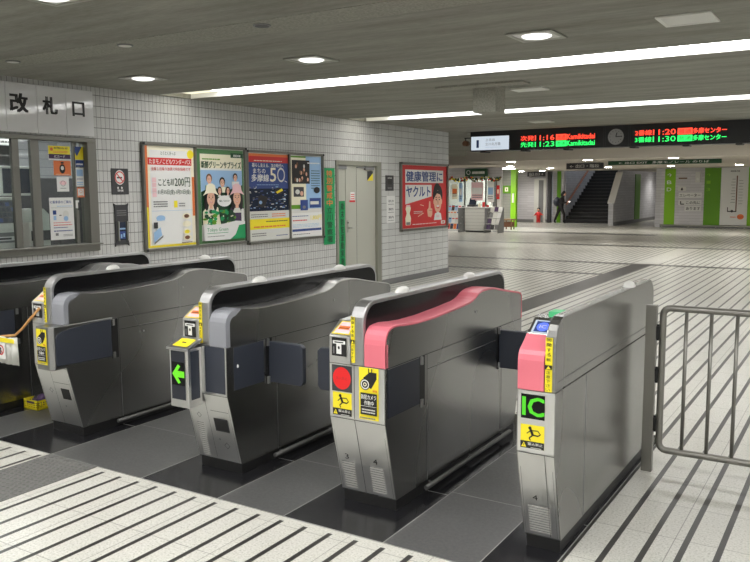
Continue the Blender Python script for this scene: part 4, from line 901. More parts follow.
def p5(s, X_, Y_, W, H_):
    s.rect(X_(.08), Y_(.72), X_(.92), Y_(.93), 'white'); s.text('健康管理に', X_(.1), Y_(.745), X_(.9), Y_(.905), 'blue', .045)
    s.poly([(X_(.08), Y_(.38)), (X_(.08), Y_(.69)), (X_(.65), Y_(.69)), (X_(.65), Y_(.50))], 'white'); s.text('ヤクルト', X_(.1), Y_(.50), X_(.62), Y_(.665), 'blue', .045)
    # portrait of a smiling person in a collar and bow, one finger raised
    cx, cy = X_(.79), Y_(.41)
    s.oval(cx, cy+.115, .195, .20, 'hair', 26); s.oval(cx-.02, cy+.17, .15, .17, 'hair', 20); s.oval(cx, cy, .15, .205, 'skin', 26); s.oval(cx-.15, cy, .025, .05, 'skin', 10); s.oval(cx+.15, cy, .025, .05, 'skin', 10)
    s.poly([(cx-.15, cy+.06), (cx-.14, cy+.2), (cx+.14, cy+.2), (cx+.15, cy+.06), (cx+.09, cy+.13), (cx-.04, cy+.15)], 'hair')
    for q in (-.06, .06): s.oval(cx+q, cy+.035, .024, .013, 'hair', 10, q < 0); s.line((cx+q-.035, cy+.075), (cx+q+.035, cy+.08), .012, 'hair', False)
    s.line((cx, cy+.03), (cx+.008, cy-.04), .012, 'brown', False); s.oval(cx, cy-.095, .062, .034, 'red', 14); s.oval(cx, cy-.085, .054, .02, 'white', 14)
    s.poly([(cx-.16, Y_(.1)), (cx-.12, cy-.22), (cx, cy-.19), (cx+.12, cy-.22), (cx+.16, Y_(.1))], 'white'); s.poly([(cx-.06, cy-.23), (cx+.06, cy-.29), (cx+.06, cy-.23), (cx-.06, cy-.29)], 'pale_pink')
    s.poly([(X_(.56), Y_(.17)), (X_(.54), Y_(.28)), (X_(.575), Y_(.31)), (X_(.585), Y_(.42)), (X_(.615), Y_(.42)), (X_(.62), Y_(.31)), (X_(.66), Y_(.29)), (X_(.66), Y_(.2)), (X_(.63), Y_(.15))], 'skin'); s.line((X_(.585), Y_(.27)), (X_(.65), Y_(.265)), .006, 'brown')
    s.rows(X_(.25), Y_(.23), X_(.44), Y_(.28), 2, 'off_white', .4); s.line((X_(.34), Y_(.18)), (X_(.46), Y_(.23)), .01, 'cream'); s.line((X_(.38), Y_(.37)), (X_(.46), Y_(.35)), .008, 'cream')
    s.poly([(X_(.08), Y_(.05)), (X_(.07), Y_(.16)), (X_(.10), Y_(.24)), (X_(.075), Y_(.31)), (X_(.09), Y_(.36)), (X_(.17), Y_(.36)), (X_(.185), Y_(.31)), (X_(.16), Y_(.24)), (X_(.19), Y_(.16)), (X_(.18), Y_(.05))], 'cream'); s.rect(X_(.09), Y_(.055), X_(.17), Y_(.1), 'mid_grey'); s.rect(X_(.09), Y_(.345), X_(.17), Y_(.37), 'pale_pink')
    s.rows(X_(.22), Y_(.05), X_(.76), Y_(.075), 1, 'white'); s.rect(X_(.86), Y_(.03), X_(.96), Y_(.085), 'off_white'); s.oval(X_(.91), Y_(.058), X_(.02), Y_(.015), 'red')
poster('advertising_poster', 'red drink poster with blue 健康管理に writing and a smiling person', 11.845, .91, 13.555, 2.005, 'red', p5)

# ------------------------------------------------------------------ departure board
BY = 13.8
t = thing('departure_board', 'long black departure board with red and green LED times, hanging across the hall', 'departure board', (-3.5, BY, 2.28))
b = MB(); b.box(-6.43, .6, BY, BY+.35, 2.283, 2.648, 'led_off'); b.build('housing', t, bevel=.004)
b = MB()
for x in (-6.2, -5.4, -4.6, -3.45, -2.6, -1.8): b.box(x-.05, x+.05, BY+.05, BY+.3, 2.262, 2.283, 'black')
b.build('bracket', t)
def bs(): return Sheet((0, BY, 0), (1, 0, 0), (0, 0, 1), .002, .002)
sh = bs(); sh.rect(-6.41, 2.305, -5.655, 2.555, 'sign_lit'); sh.text('1', -6.30, 2.35, -6.255, 2.49, 'blue', .02); sh.text('上北台', -6.12, 2.465, -5.93, 2.515, 'mid_grey', .0); sh.text('立川北方面', -6.12, 2.385, -5.82, 2.44, 'mid_grey', .0); sh.rect(-6.12, 2.35, -5.8, 2.353, 'light_blue'); sh.build('platform_sign', t)
sh = bs(); sh.rect(-1.63, 2.32, -.9, 2.57, 'sign_lit'); sh.text('多摩センター', -1.55, 2.40, -1.0, 2.46, 'mid_grey'); sh.text('方面', -1.55, 2.49, -1.35, 2.53, 'mid_grey'); sh.build('platform_sign', t)
def led(x0, z0, a, tm, dest, mt, w1, w2, w3, w4):
    h = .088; s = bs()
    s.text(a, x0, z0, x0+w1, z0+h, mt, .02); s.build('led_text', t); s = bs(); s.text(tm, x0+w1+.02, z0, x0+w1+.02+w2, z0+h, mt, .02)
    s.build('led_text', t); s = bs(); xx = x0+w1+w2+.05; s.rect(xx, z0-.006, xx+w3, z0+h+.006, mt); s.text('普通', xx+.02, z0+.01, xx+w3-.02, z0+h-.01, 'led_off', .0); s.build('led_text', t); s = bs(); s.text(dest, xx+w3+.01, z0, xx+w3+.01+w4, z0+h, mt, .03); s.build('led_text', t)
led(-5.43, 2.445, '次発', '11:16', 'Kamikitadai', 'led_red', .25, .36, .19, .49)
led(-5.43, 2.332, '先発', '11:23', 'Kamikitadai', 'led_green', .25, .36, .19, .49)
led(-3.40, 2.46, '2番線', '11:20', '多摩センター', 'led_red', .27, .36, .23, .50)
led(-3.40, 2.347, '3番線', '11:30', '多摩センター', 'led_green', .27, .36, .23, .50)
sh = bs(); sh.oval(-3.72, 2.455, .142, .142, 'dark_grey', 32); sh.oval(-3.72, 2.455, .133, .133, 'clock_grey', 32); sh.line((-3.72, 2.455), (-3.615, 2.462), .012, 'black'); sh.line((-3.72, 2.455), (-3.70, 2.525), .014, 'black')
for k in range(12): a = k*math.pi/6; sh.line((-3.72+.092*math.cos(a), 2.455+.092*math.sin(a)), (-3.72+.106*math.cos(a), 2.455+.106*math.sin(a)), .008, 'black', k == 0)
sh.build('clock_face', t)
sh = bs()
for x in (-3.93, -3.90, -3.51, -3.48): sh.rect(x, 2.29, x+.006, 2.64, 'dark_grey', x == -3.93)
sh.build('seam', t)
t = thing('wall_camera', 'small dark fitting at the left end of the departure board', 'camera', (-6.55, BY+.1, 2.36))
b = MB(); b.tube([(-6.56, BY+.02, 2.44), (-6.56, BY+.16, 2.44)], .05, 'brown', 14); b.build('body', t); b = MB(); b.box(-6.59, -6.44, BY+.08, BY+.1, 2.53, 2.55, 'black'); b.box(-6.575, -6.56, BY+.08, BY+.1, 2.45, 2.53, 'black'); b.build('arm', t)

# ------------------------------------------------------------------ far hall
FB = 33.2
b = MB(); b.box(-7.1, 9, FB, FB+.2, 0, FZ, 'far_tile'); b.build('wall_far', kind='structure')
b = MB(); b.box(-7.3, -7.1, FB, 44, 0, FZ, 'far_tile_y'); b.build('wall_corridor', kind='structure')
b = MB(); b.box(-7.1, 9, FB-.02, FB, 0, .12, 'mid_grey'); b.build('baseboard_far', kind='structure')
b = MB(); b.box(-22, -12.5, 35.5, 35.7, 0, FZ, 'far_tile'); b.build('wall_far', kind='structure')
b = MB(); b.box(-9.3, -7.1, 44, 44.2, 0, FZ, 'far_tile'); b.build('wall_corridor', kind='structure')
b = MB(); b.box(-22, -12.5, 35.46, 35.5, 0, .14, 'mid_grey'); b.build('baseboard_far', kind='structure')
def panel(name, label, cat, x0, x1, z0, z1, y, mt, dep=.02, draw=None):
    t = thing(name, label, cat, ((x0+x1)/2, y, z0))
    b = MB(); b.box(x0, x1, y-dep, y, z0, z1, mt); b.build('panel', t)
    if draw: sh = Sheet((0, y-dep, 0), (1, 0, 0), (0, 0, 1), .003, .003); draw(sh); sh.build('lettering', t)
    return t
def ga(s):
    for i, ch in enumerate('↑BD'): s.text(ch, -6.87, 2.0-.28*i, -6.70, 2.14-.28*i, 'white', .01, 0, i == 0)
panel('wall_panel', 'green floor-to-ceiling wall panel left of the elevator directions', 'wall panel', -6.955, -6.555, .12, 2.32, FB, 'lime', draw=ga)
def gb(s):
    for i, ch in enumerate('↑13'): s.text(ch, -5.40, 2.0-.28*i, -5.26, 2.12-.28*i, 'lime', .01, 0, i == 0)
panel('wall_panel', 'green floor-to-ceiling wall panel between the elevator directions and the white map', 'wall panel', -5.475, -4.885, .12, 2.33, FB, 'lime_dark', draw=gb)
panel('wall_panel', 'yellow-green wall panel at the right edge, right of the white map', 'wall panel', -3.915, -3.2, .12, 2.33, FB, 'lime')
def gm(s):
    s.text('路線案内図', -4.55, 2.16, -4.23, 2.23, 'dark_grey', .01); s.rect(-4.33, .68, -4.29, 2.02, 'brown'); s.rect(-4.62, .64, -4.29, .68, 'dark_grey'); s.rect(-4.62, .66, -4.59, .82, 'dark_grey'); s.oval(-4.45, .67, .05, .05, 'dark_grey')
    for k in range(9): s.rect(-4.52+.02*(k % 3), 1.0+.11*k, -4.36, 1.015+.11*k, 'mid_grey', k == 0); s.rect(-4.24, .95+.11*k, -4.1+.02*(k % 2), .962+.11*k, 'mid_grey', False)
    s.oval(-4.14, .46, .12, .1, 'orange'); s.text('現在地', -4.22, .43, -4.06, .48, 'red', .01); s.rows(-4.5, .43, -4.3, .5, 1, 'orange')
panel('route_map', 'white route map panel on the far wall between two green panels', 'map', -4.87, -3.925, .14, 2.34, FB, 'white', .03, gm)
def ge(s):
    s.rect(-6.45, 1.45, -6.15, 1.62, 'off_white'); s.oval(-6.3, 1.55, .03, .03, 'dark_grey'); s.rect(-6.34, 1.47, -6.26, 1.53, 'dark_grey')
    s.text('エレベーター', -6.38, 1.22, -5.60, 1.34, 'dark_grey', .02); s.line((-6.33, 1.05), (-6.33, .93), .04, 'dark_grey'); s.line((-6.34, .93), (-6.2, .93), .04, 'dark_grey'); s.text('この先に', -6.12, .93, -5.60, 1.05, 'dark_grey', .02); s.text('あります', -6.12, .70, -5.60, .82, 'dark_grey', .02)
t = thing('elevator_sign', 'wall lettering エレベーター この先にあります with an arrow', 'sign', (-6, FB, .6)); b = MB()
for z0, z1, x0 in ((1.18, 1.38, -6.42), (.89, 1.09, -6.42), (.66, .86, -6.18)): b.box(x0, -5.56, FB-.01, FB, z0, z1, 'white')
b.build('panel', t); sh = Sheet((0, FB-.01, 0), (1, 0, 0), (0, 0, 1), .003, .003); ge(sh); sh.build('lettering', t)
b = MB(); b.box(-5.8, -5.62, FB-.12, FB, 1.78, 2.18, 'off_white'); b.tube([(-5.71, FB-.13, 1.9), (-5.71, FB-.12, 1.9)], .05, 'white', 12); tag(b.build('wall_speaker', bevel=.01), 'pale box fixed high on the far wall above the elevator lettering', 'box')
b = MB(); b.box(-6.44, -6.12, FB-.02, FB, 1.92, 1.97, 'wood'); tag(b.build('name_plate'), 'thin tan strip on the far wall, left of the pale box', 'plate')
# barrier line in front of the far wall
t = thing('low_rail', 'low steel rail running along the foot of the far wall', 'rail', (-4, FB-.3, 0))
b = MB(); b.tube([(-7.0, FB-.35, .10), (8, FB-.35, .10)], .03, 'alu', 8); b.build('rail', t)
b = MB()
for x in range(-7, 9): b.tube([(x+.05, FB-.35, 0), (x+.05, FB-.35, .1)], .02, 'alu', 6)
b.build('bracket', t)
# left part of the far wall: door, dark jamb
t = thing('door_2', '', '', (-12.9, 35.5, 0)); del t['label']; del t['category']; t['kind'] = 'structure'
b = MB(); b.box(-13.25, -12.68, 35.44, 35.5, 0, 2.02, 'off_white'); b.build('door_frame', t); b = MB(); b.box(-13.02, -12.80, 35.42, 35.44, .02, 1.95, 'mid_grey'); b.build('door_leaf', t)
b = MB(); b.box(-12.56, -12.42, 35.3, 35.55, 0, FZ, 'dark_grey'); b.build('trim_1', kind='structure')
b = MB(); b.box(-12.42, -11.9, 35.6, 35.75, 0, FZ+2, 'far_tile'); b.build('wall_stair', kind='structure')
b = MB(); b.box(-12.2, -12.02, 35.57, 35.6, 0, FZ, 'lime_dark'); tag(b.build('wall_panel'), 'narrow green wall strip just behind the walking woman', 'wall panel')
# stairs
b = MB(); b.box(-12.0, -11.85, 35.75, 46, 0, 6, 'far_tile_y'); b.build('wall_stair', kind='structure')
b = MB(); b.box(-12.0, -9.1, 46, 46.1, 0, 6, 'far_tile'); b.build('wall_stair', kind='structure')
t = thing('staircase', 'dark staircase climbing away at the far end of the hall', 'staircase', (-10.8, 35.5, 0))
for k in range(24):
    b = MB(); y = 35.6+.31*k; b.box(-11.85, -9.3, y, y+.33, 0 if k == 0 else .155*k, .155*(k+1), 'stair_black'); b.box(-11.85, -9.3, y-.005, y+.05, .155*(k+1), .155*(k+1)+.004, 'stair_nose'); b.box(-11.85, -9.3, y-.006, y-.001, .155*(k+1)-.03, .155*(k+1), 'dark_grey'); b.build('step', t)
t = thing('handrail', 'wooden handrail on the left wall of the staircase', 'handrail', (-11.8, 36, .9))
b = MB(); b.tube([(-11.78, 35.7, .85), (-11.78, 42.7, 4.35)], .045, 'rail_wood', 8); b.build('rail', t)
b = MB()
for k in range(7): y = 36+k; b.tube([(-11.85, y, .95+.5*k-.0), (-11.78, y, .98+.5*k)], .015, 'alu', 6)
b.build('bracket', t)
b = MB(); b.prism('X', -9.3, -9.1, [(33.65, 0), (33.65, .95), (34.85, 2.2), (35.0, 2.35), (44, 2.35), (44, 0)], 'far_tile_y'); b.build('wall_stair', kind='structure')
b = MB(); b.prism('X', -9.34, -9.06, [(33.63, .955), (34.88, 2.25), (34.92, 2.22), (33.67, .92)], 'white'); tag(b.build('handrail'), 'sloping cap on the wall edge right of the staircase, whitened for the light on it', 'handrail')  # white colour stands for light falling on the sloping edge
b = MB(); b.box(-9.1, -9.07, 37.2, 38.1, 0, 2.2, 'lime_dark'); tag(b.build('wall_panel'), 'green wall panel on the receding wall right of the staircase', 'wall panel')
b = MB(); b.box(-9.1, -9.05, 33.7, 44, 0, .14, 'mid_grey'); b.build('baseboard_stair', kind='structure')
for k, (x0, x1) in enumerate(((-9.0, -8.5), (-8.4, -7.5))):
    t = thing('door_%d' % (3+k), '', '', ((x0+x1)/2, 44, 0)); del t['label']; del t['category']; t['kind'] = 'structure'
    b = MB(); b.box(x0, x1, 43.95, 44, 0, 2.1, 'mid_grey'); b.build('door_frame', t); b = MB(); b.box(x0+.06, x1-.06, 43.92, 43.95, .02, 2.04, 'door_paint'); b.build('door_leaf', t); b = MB(); b.box(x1-.16, x1-.12, 43.88, 43.92, .95, 1.1, 'dark_grey'); b.build('door_handle', t)
# far lights and hanging signs
def far_lamp(x, y, w, lb):
    t = thing('ceiling_lamp', lb, 'ceiling light', (x, y, FZ), 'flush lamps in the far lower ceiling')
    b = MB(); b.tube([(x, y, FZ-.012), (x, y, FZ-.001)], .15, 'white', 24); b.build('rim', t); b = MB(); b.tube([(x, y, FZ-.018), (x, y, FZ-.0125)], .12, 'far_light', 24); b.build('lamp', t); spot('far_downlight_lamp', x, y, FZ-.04, 95, .1, 150, .7, (1, .96, .9))
for i, x in enumerate((-8.7, -6.5, -4.3, -2.1, .1)): far_lamp(x, 21.4, 1.2, 'far ceiling lamp in the front row, number %d from the left above the hall' % (i+1))
for i, x in enumerate((-12.6, -10.4, -8.2, -6.0, -3.8, -1.6)): far_lamp(x, 29.5, 1.2, 'far ceiling lamp in the rear row, number %d from the left' % (i+1))
for i, (x, y) in enumerate(((-13.0, 25.2), (-10.6, 26))): far_lamp(x, y, .8, ('far ceiling lamp above the shop front', 'far ceiling lamp right of the shop')[i])
far_lamp(-13.4, 34.2, .6, 'far ceiling lamp washing the wall above the small grey door'); far_lamp(-12.2, 33.6, .6, 'far ceiling lamp above the walking adult'); far_lamp(-8.2, 40, .6, 'far ceiling lamp in the corridor right of the stairs')
def hang_sign(label, x0, x1, z0, z1, y, mt, txt, tm='off_white'):
    t = thing('hanging_sign', label, 'sign', ((x0+x1)/2, y, z0))
    b = MB(); b.box(x0, x1, y, y+.1, z0, z1, mt); b.build('panel', t, bevel=.005)
    b = MB(); b.box(x0+.1, x0+.12, y+.04, y+.06, z1, FZ, 'mid_grey'); b.box(x1-.12, x1-.1, y+.04, y+.06, z1, FZ, 'mid_grey'); b.build('hanger', t)
    sh = Sheet((0, y, 0), (1, 0, 0), (0, 0, 1), .003, .003); h = z1-z0; sh.text(txt, x0+.1*(x1-x0), z0+.22*h, x0+.9*(x1-x0), z0+.78*h, tm, .02); sh.build('lettering', t)
hang_sign('dark hanging sign left of the stairs, over the small door', -13.5, -12.66, 2.12, 2.34, 35.2, 'dark_grey', '出口 北口 →')
hang_sign('dark hanging sign with pictograms in front of the staircase', -7.95, -6.83, 2.16, 2.34, 24, 'dark_grey', '← 出口・階段')
hang_sign('long green hanging sign near the ceiling of the far hall', -6.4, -3.4, 2.23, 2.345, 23, 'dark_green', '← 出口 EXIT   多摩モノレール のりば', 'white')

# ------------------------------------------------------------------ shop
SY = 27.0
before_shop = set(bpy.data.objects)
b = MB(); b.box(-18, -13.2, SY+3.2, SY+3.3, 0, FZ, 'off_white'); b.build('wall_shop', kind='structure')
b = MB(); b.box(-18, -11.45, SY+.05, SY+.15, 1.95, FZ, 'far_tile'); b.box(-11.6, -11.45, SY, SY+.15, 0, 1.95, 'off_white'); b.build('wall_shop', kind='structure')
t = thing('shop_counter', 'pale shop counter with a grey worktop at the far left', 'counter', (-12.3, SY-.3, 0))
b = MB(); b.box(-12.72, -11.86, SY-.35, SY+.2, .06, .88, 'off_white'); b.box(-12.70, -11.9, SY-.33, SY+.2, 0, .06, 'dark_grey')
for k in range(6): b.box(-12.715, -11.865, SY-.352, SY-.35, .12+.12*k, .125+.12*k, 'mid_grey')
b.build('body', t); b = MB(); b.box(-12.76, -11.8, SY-.38, SY+.25, .88, .92, 'white'); b.build('counter_top', t, bevel=.006)
b = MB(); b.prism('X', -11.92, -11.85, [(SY-.36, .0), (SY-.36, .88), (SY+.1, .88), (SY+.1, 0)], 'mid_grey'); b.build('end_panel', t)
t = thing('cash_register', 'dark cash register on the shop counter', 'cash register', (-12.55, SY, .92)); b = MB(); b.box(-12.72, -12.42, SY-.15, SY+.15, .921, 1.0, 'dark_grey'); b.build('drawer', t, bevel=.006); b = MB(); b.prism('X', -12.68, -12.46, [(SY-.1, 1.0), (SY+.1, 1.0), (SY+.1, 1.22), (SY+.02, 1.25)], 'screen'); b.build('screen', t, bevel=.004)
rnd = random.Random(11)
pal = ['white', 'orange', 'red', 'cream', 'blue', 'off_white', 'pale_pink', 'light_blue', 'off_white', 'white', 'dark_grey', 'white', 'off_white']
t = thing('magazine_rack', 'sloping wire magazine rack left of the shop counter', 'rack', (-13.0, SY-.5, 0))
b = MB()
for k in range(4): b.box(-13.6, -12.78, SY-.75+.13*k, SY-.62+.13*k, .10+.22*k, .12+.22*k, 'off_white')
b.box(-13.6, -13.58, SY-.75, SY-.2, 0, .9, 'mid_grey'); b.box(-12.8, -12.78, SY-.75, SY-.2, 0, .9, 'mid_grey'); b.build('shelves', t)
t2 = thing('magazine_rack', 'sloping display rack right of the shop counter, beside the stool', 'rack', (-11.55, SY-.5, 0)); b = MB()
for k in range(4): b.box(-11.82, -11.3, SY-.62+.12*k, SY-.5+.12*k, .10+.21*k, .12+.21*k, 'off_white')
b.prism('X', -11.84, -11.82, [(SY-.62, 0), (SY-.62, .2), (SY-.15, .9), (SY-.1, .9), (SY-.1, 0)], 'mid_grey'); b.prism('X', -11.30, -11.28, [(SY-.62, 0), (SY-.62, .2), (SY-.15, .9), (SY-.1, .9), (SY-.1, 0)], 'mid_grey'); b.build('shelves', t2)
rown = ['bottom', 'second', 'third', 'top']; cn = ['first', 'second', 'third', 'fourth', 'fifth', 'sixth']
for k in range(4):
    for i in range(6):
        x = -13.57+.132*i; y = SY-.66+.13*k; z = .12+.22*k; c_ = rnd.choice(pal); b = MB(); b.mesh([(x+a, y+q*.06+d, z+q*.19) for d in (0, .012) for a, q in ((0, 0), (.115, 0), (.115, 1), (0, 1))], [(0, 1, 2, 3), (7, 6, 5, 4), (0, 4, 5, 1), (1, 5, 6, 2), (2, 6, 7, 3), (3, 7, 4, 0)], c_)
        x += .01; b.mesh([(x+a, y+q*.06-.002, z+q*.19) for a, q in ((0, .7), (.095, .7), (.095, .9), (0, .9))], [(0, 1, 2, 3)], rnd.choice(('red', 'blue', 'dark_grey', 'orange')))
        tag(b.build('magazine'), '%s magazine from the left in the %s row of the left shop rack' % (cn[i], rown[k]), 'magazine', 'magazines in the shop racks')
for k in range(4):
    for i in range(3):
        x = -11.78+.16*i; y = SY-.55+.12*k; z = .12+.21*k; b = MB(); b.mesh([(x+a, y+q*.06+d, z+q*.17) for d in (0, .012) for a, q in ((0, 0), (.14, 0), (.14, 1), (0, 1))], [(0, 1, 2, 3), (7, 6, 5, 4), (0, 4, 5, 1), (1, 5, 6, 2), (2, 6, 7, 3), (3, 7, 4, 0)], rnd.choice(('off_white', 'dark_grey', 'purple', 'white', 'mid_grey')))
        tag(b.build('magazine'), '%s item from the left in the %s row of the right shop rack' % (cn[i], rown[k]), 'magazine', 'magazines in the shop racks')
t = thing('shop_sign', 'dark green lit shop sign above the shop window', 'sign', (-12.4, SY, 2.04)); b = MB(); b.box(-12.84, -11.98, SY-.1, SY+.05, 2.04, 2.31, 'dark_green'); b.build('panel', t, bevel=.005)
sh = Sheet((0, SY-.1, 0), (1, 0, 0), (0, 0, 1), .003, .003); sh.ring(-12.7, 2.175, .08, .02, 'white', 20); sh.rows(-12.55, 2.12, -12.05, 2.23, 1, 'off_white', .8); sh.build('lettering', t)
t = thing('shop_window', 'bright shop window hung with pale posters', 'window', (-12.5, SY, .95)); b = MB(); b.box(-13.9, -11.6, SY+.06, SY+.07, .95, 1.95, 'glass'); b.build('pane', t); b = MB()
for x in (-13.9, -12.95, -12.1, -11.66): b.box(x, x+.05, SY+.05, SY+.1, .9, 1.95, 'alu_dark')
b.build('frame', t)
t = thing('shop_light', 'bright ceiling light inside the shop', 'ceiling light', (-12.8, SY+1.4, FZ)); b = MB(); b.box(-14.5, -11.8, SY+.8, SY+2.2, FZ-.03, FZ-.002, 'shop_light'); b.build('tube', t)
for i, (x0, x1, z0, z1, c_, c2, lb) in enumerate(((-13.42, -13.18, 1.2, 1.75, 'cream', 'orange', 'cream and orange poster hung in the shop window at far left'), (-13.12, -12.98, 1.1, 1.8, 'light_blue', 'white', 'narrow pale blue poster in the shop window'), (-12.62, -12.15, 1.15, 1.82, 'pale_pink', 'white', 'pale pink poster in the middle of the shop window'), (-11.98, -11.72, 1.1, 1.85, 'white', 'light_blue', 'white poster at the right of the shop window'), (-11.62, -11.5, 1.2, 1.7, 'red', 'cream', 'small red poster on the shop pillar'))):
    t = thing('shop_poster', lb, 'poster', ((x0+x1)/2, SY, z0)); b = MB(); b.box(x0, x1, SY-.012, SY-.005, z0, z1, c_); b.build('paper', t); sh = Sheet((0, SY-.012, 0), (1, 0, 0), (0, 0, 1), .003, .003); sh.rect(x0+.03, z0+.35*(z1-z0), x1-.03, z0+.7*(z1-z0), c2); sh.rows(x0+.03, z0+.1, x1-.03, z0+.25, 2, 'mid_grey'); sh.build('print', t)
b = MB()
for k in range(150):
    x = rnd.uniform(-13.9, -11.45); b.ell((x, SY-.06+rnd.uniform(-.04, .04), 1.93+rnd.uniform(-.06, .06)-.03*math.sin(x*9)), (.04, .03, .035), rnd.choice(('dark_green', 'dark_green', 'dark_green', 'wood', 'yellow', 'red', 'cream')), 6, 4)
tag(b.build('garland'), 'tinsel and leaf garland along the top of the shop window', 'garland', kind='stuff')
for k in range(7):
    x = -13.0+.16*k+(.0 if k < 3 else .15); c_ = rnd.choice(('white', 'cream', 'light_blue', 'red'))
    b = MB(); b.box(x, x+.09, SY-.3, SY-.24, .921, 1.0+.05*(k % 3), c_) if x > -12.7 else b.box(x, x+.09, SY-.25, SY-.2, .78+.14, 1.02, c_)
    if x > -12.3: tag(b.build('snack_box', bevel=.004), 'small box on the shop counter, %s from its right end' % ('first', 'second', 'third', 'fourth')[6-k if 6-k < 4 else 3], 'box', 'small boxes on the shop counter')
for o in set(bpy.data.objects)-before_shop:
    if o.parent is None: o.location.x += .1
# stool
t = thing('wooden_stool', 'small wooden stool right of the shop', 'stool', (-11.85, 29, 0)); b = MB(); b.box(-12.07, -11.63, 28.8, 29.2, .36, .41, 'wood'); b.build('seat', t, bevel=.01)
for dx in (-.18, .14):
    for dy in (-.16, .12): b = MB(); b.box(-11.85+dx, -11.81+dx, 29+dy, 29.04+dy, 0, .36, 'brown'); b.build('leg', t)
b = MB(); b.box(-12.0, -11.7, 28.88, 29.1, .1, .3, 'brown'); b.build('shelf', t)
# green pillar and side wall behind the shop
b = MB(); b.box(-13.1, -12.56, 31.0, 31.15, 0, FZ, 'far_tile_dark'); b.build('wall_side', kind='structure')
b = MB(); b.box(-12.56, -12.34, 30.9, 31.1, 0, FZ, 'lime'); tag(b.build('wall_panel'), 'bright green column strip behind the shop, beside the stool', 'wall panel')
panel('evacuation_sign', 'square green guidance sign left of the bright green column', 'sign', -12.93, -12.60, 1.38, 1.70, 30.98, 'lime_dark', .02, lambda s: (s.rect(-12.84, 1.46, -12.7, 1.63, 'cream'), s.rect(-12.79, 1.5, -12.75, 1.58, 'dark_green')))
b = MB(); b.box(-12.48, -12.41, 30.86, 30.9, 1.0, 1.38, 'off_white'); tag(b.build('name_plate'), 'narrow white plate fixed on the bright green column', 'plate')

# ------------------------------------------------------------------ people
def skin_mesh(name, pts, edges, radii, mt, parent, root=0, sub=2):
    me = bpy.data.meshes.new(name); base = Vector((0, 0, 0)); q = parent
    while q is not None: base += q.location; q = q.parent
    me.from_pydata([tuple(Vector(p)-base) for p in pts], edges, []); me.update()
    o = bpy.data.objects.new(name, me); col.objects.link(o); bpy.context.view_layer.objects.active = o
    sk = o.modifiers.new('Skin', 'SKIN'); sk.use_smooth_shade = True
    if not me.skin_vertices: me.attributes.new
    if len(me.skin_vertices) == 0:
        for ob in bpy.context.selected_objects: ob.select_set(False)
        o.select_set(True); bpy.ops.mesh.customdata_skin_add()
    for i, r in enumerate(radii):
        v = me.skin_vertices[0].data[i]; v.radius = r if isinstance(r, tuple) else (r, r); v.use_root = (i == root)
    o.modifiers.new('Sub', 'SUBSURF').levels = sub; o.modifiers['Sub'].render_levels = sub
    dg = bpy.context.evaluated_depsgraph_get(); m2 = bpy.data.meshes.new_from_object(o.evaluated_get(dg)); 
    bpy.data.objects.remove(o); m2.name = name; m2.materials.clear(); m2.materials.append(MATS[mt])
    for p in m2.polygons: p.use_smooth = True; p.material_index = 0
    o = bpy.data.objects.new(name, m2); col.objects.link(o); o.parent = parent; return o
# woman walking to the right, head down over a phone, pack on her back
wx, wy = -11.86, 35.1
t = thing('person', 'person in dark clothes walking right with a bulky bag, looking at a phone', 'person', (wx, wy, 0))
P_ = [(0, 0, .74), (.02, 0, .92), (.05, 0, 1.12), (.10, 0, 1.20), (.13, 0, 1.27), (.15, 0, 1.33),
      (-.05, .07, .70), (-.17, .07, .40), (-.30, .07, .07), (-.22, .07, .03), (.06, -.07, .70), (.20, -.07, .40), (.18, -.07, .06), (.28, -.07, .03),
      (.07, .15, 1.10), (.10, .18, .92), (.30, .08, .96), (.07, -.15, 1.10), (.12, -.18, .90), (.32, -.06, .95)]
P_ = [(wx+a, wy+b_, c_) for a, b_, c_ in P_]
E_ = [(0, 1), (1, 2), (2, 3), (3, 4), (4, 5), (0, 6), (6, 7), (7, 8), (8, 9), (0, 10), (10, 11), (11, 12), (12, 13), (2, 14), (14, 15), (15, 16), (2, 17), (17, 18), (18, 19)]
R_ = [.12, .12, .13, .055, .05, .05, .09, .065, .045, .04, .09, .065, .045, .04, .06, .045, .03, .06, .045, .03]
skin_mesh('body', P_, E_, R_, 'hair', t)
b = MB(); b.ell((wx+.17, wy, 1.33), (.08, .07, .10), 'skin', 16, 10); b.ell((wx+.25, wy, 1.32), (.018, .014, .018), 'skin', 8, 5)
for q in (-.028, .028): b.ell((wx+.242, wy+q, 1.345), (.008, .01, .007), 'black', 8, 5)
b.build('head', t)
b = MB(); b.ell((wx+.145, wy, 1.355), (.095, .085, .105), 'hair', 16, 10); b.ell((wx+.06, wy, 1.27), (.05, .06, .10), 'hair', 12, 8); b.build('hair', t)
b = MB()
for yy in (-.05, .07):
    b.ell((wx+.335, wy+yy*.8, .955), (.035, .02, .03), 'skin', 10, 6)
    for k in range(4): b.tube([(wx+.34, wy+yy*.8, .95+.012*k), (wx+.375+.004*k, wy+yy*.8, .955+.012*k), (wx+.39, wy+yy*.5, .965+.012*k)], .007, 'skin', 6)
    b.tube([(wx+.32, wy+yy*.8, .97), (wx+.35, wy+yy*.6, 1.0)], .008, 'skin', 6)
b.build('hands', t)
b = MB(); b.ell((wx-.17, wy, .97), (.15, .19, .22), 'navy', 18, 12); b.tube([(wx-.08, wy-.12, 1.12), (wx+.06, wy-.14, 1.16), (wx+.10, wy-.13, .98), (wx-.05, wy-.14, .84)], .015, 'navy', 6); tag(b.build('backpack', bevel=0), 'large dark navy bag on the back of the walking person', 'bag')
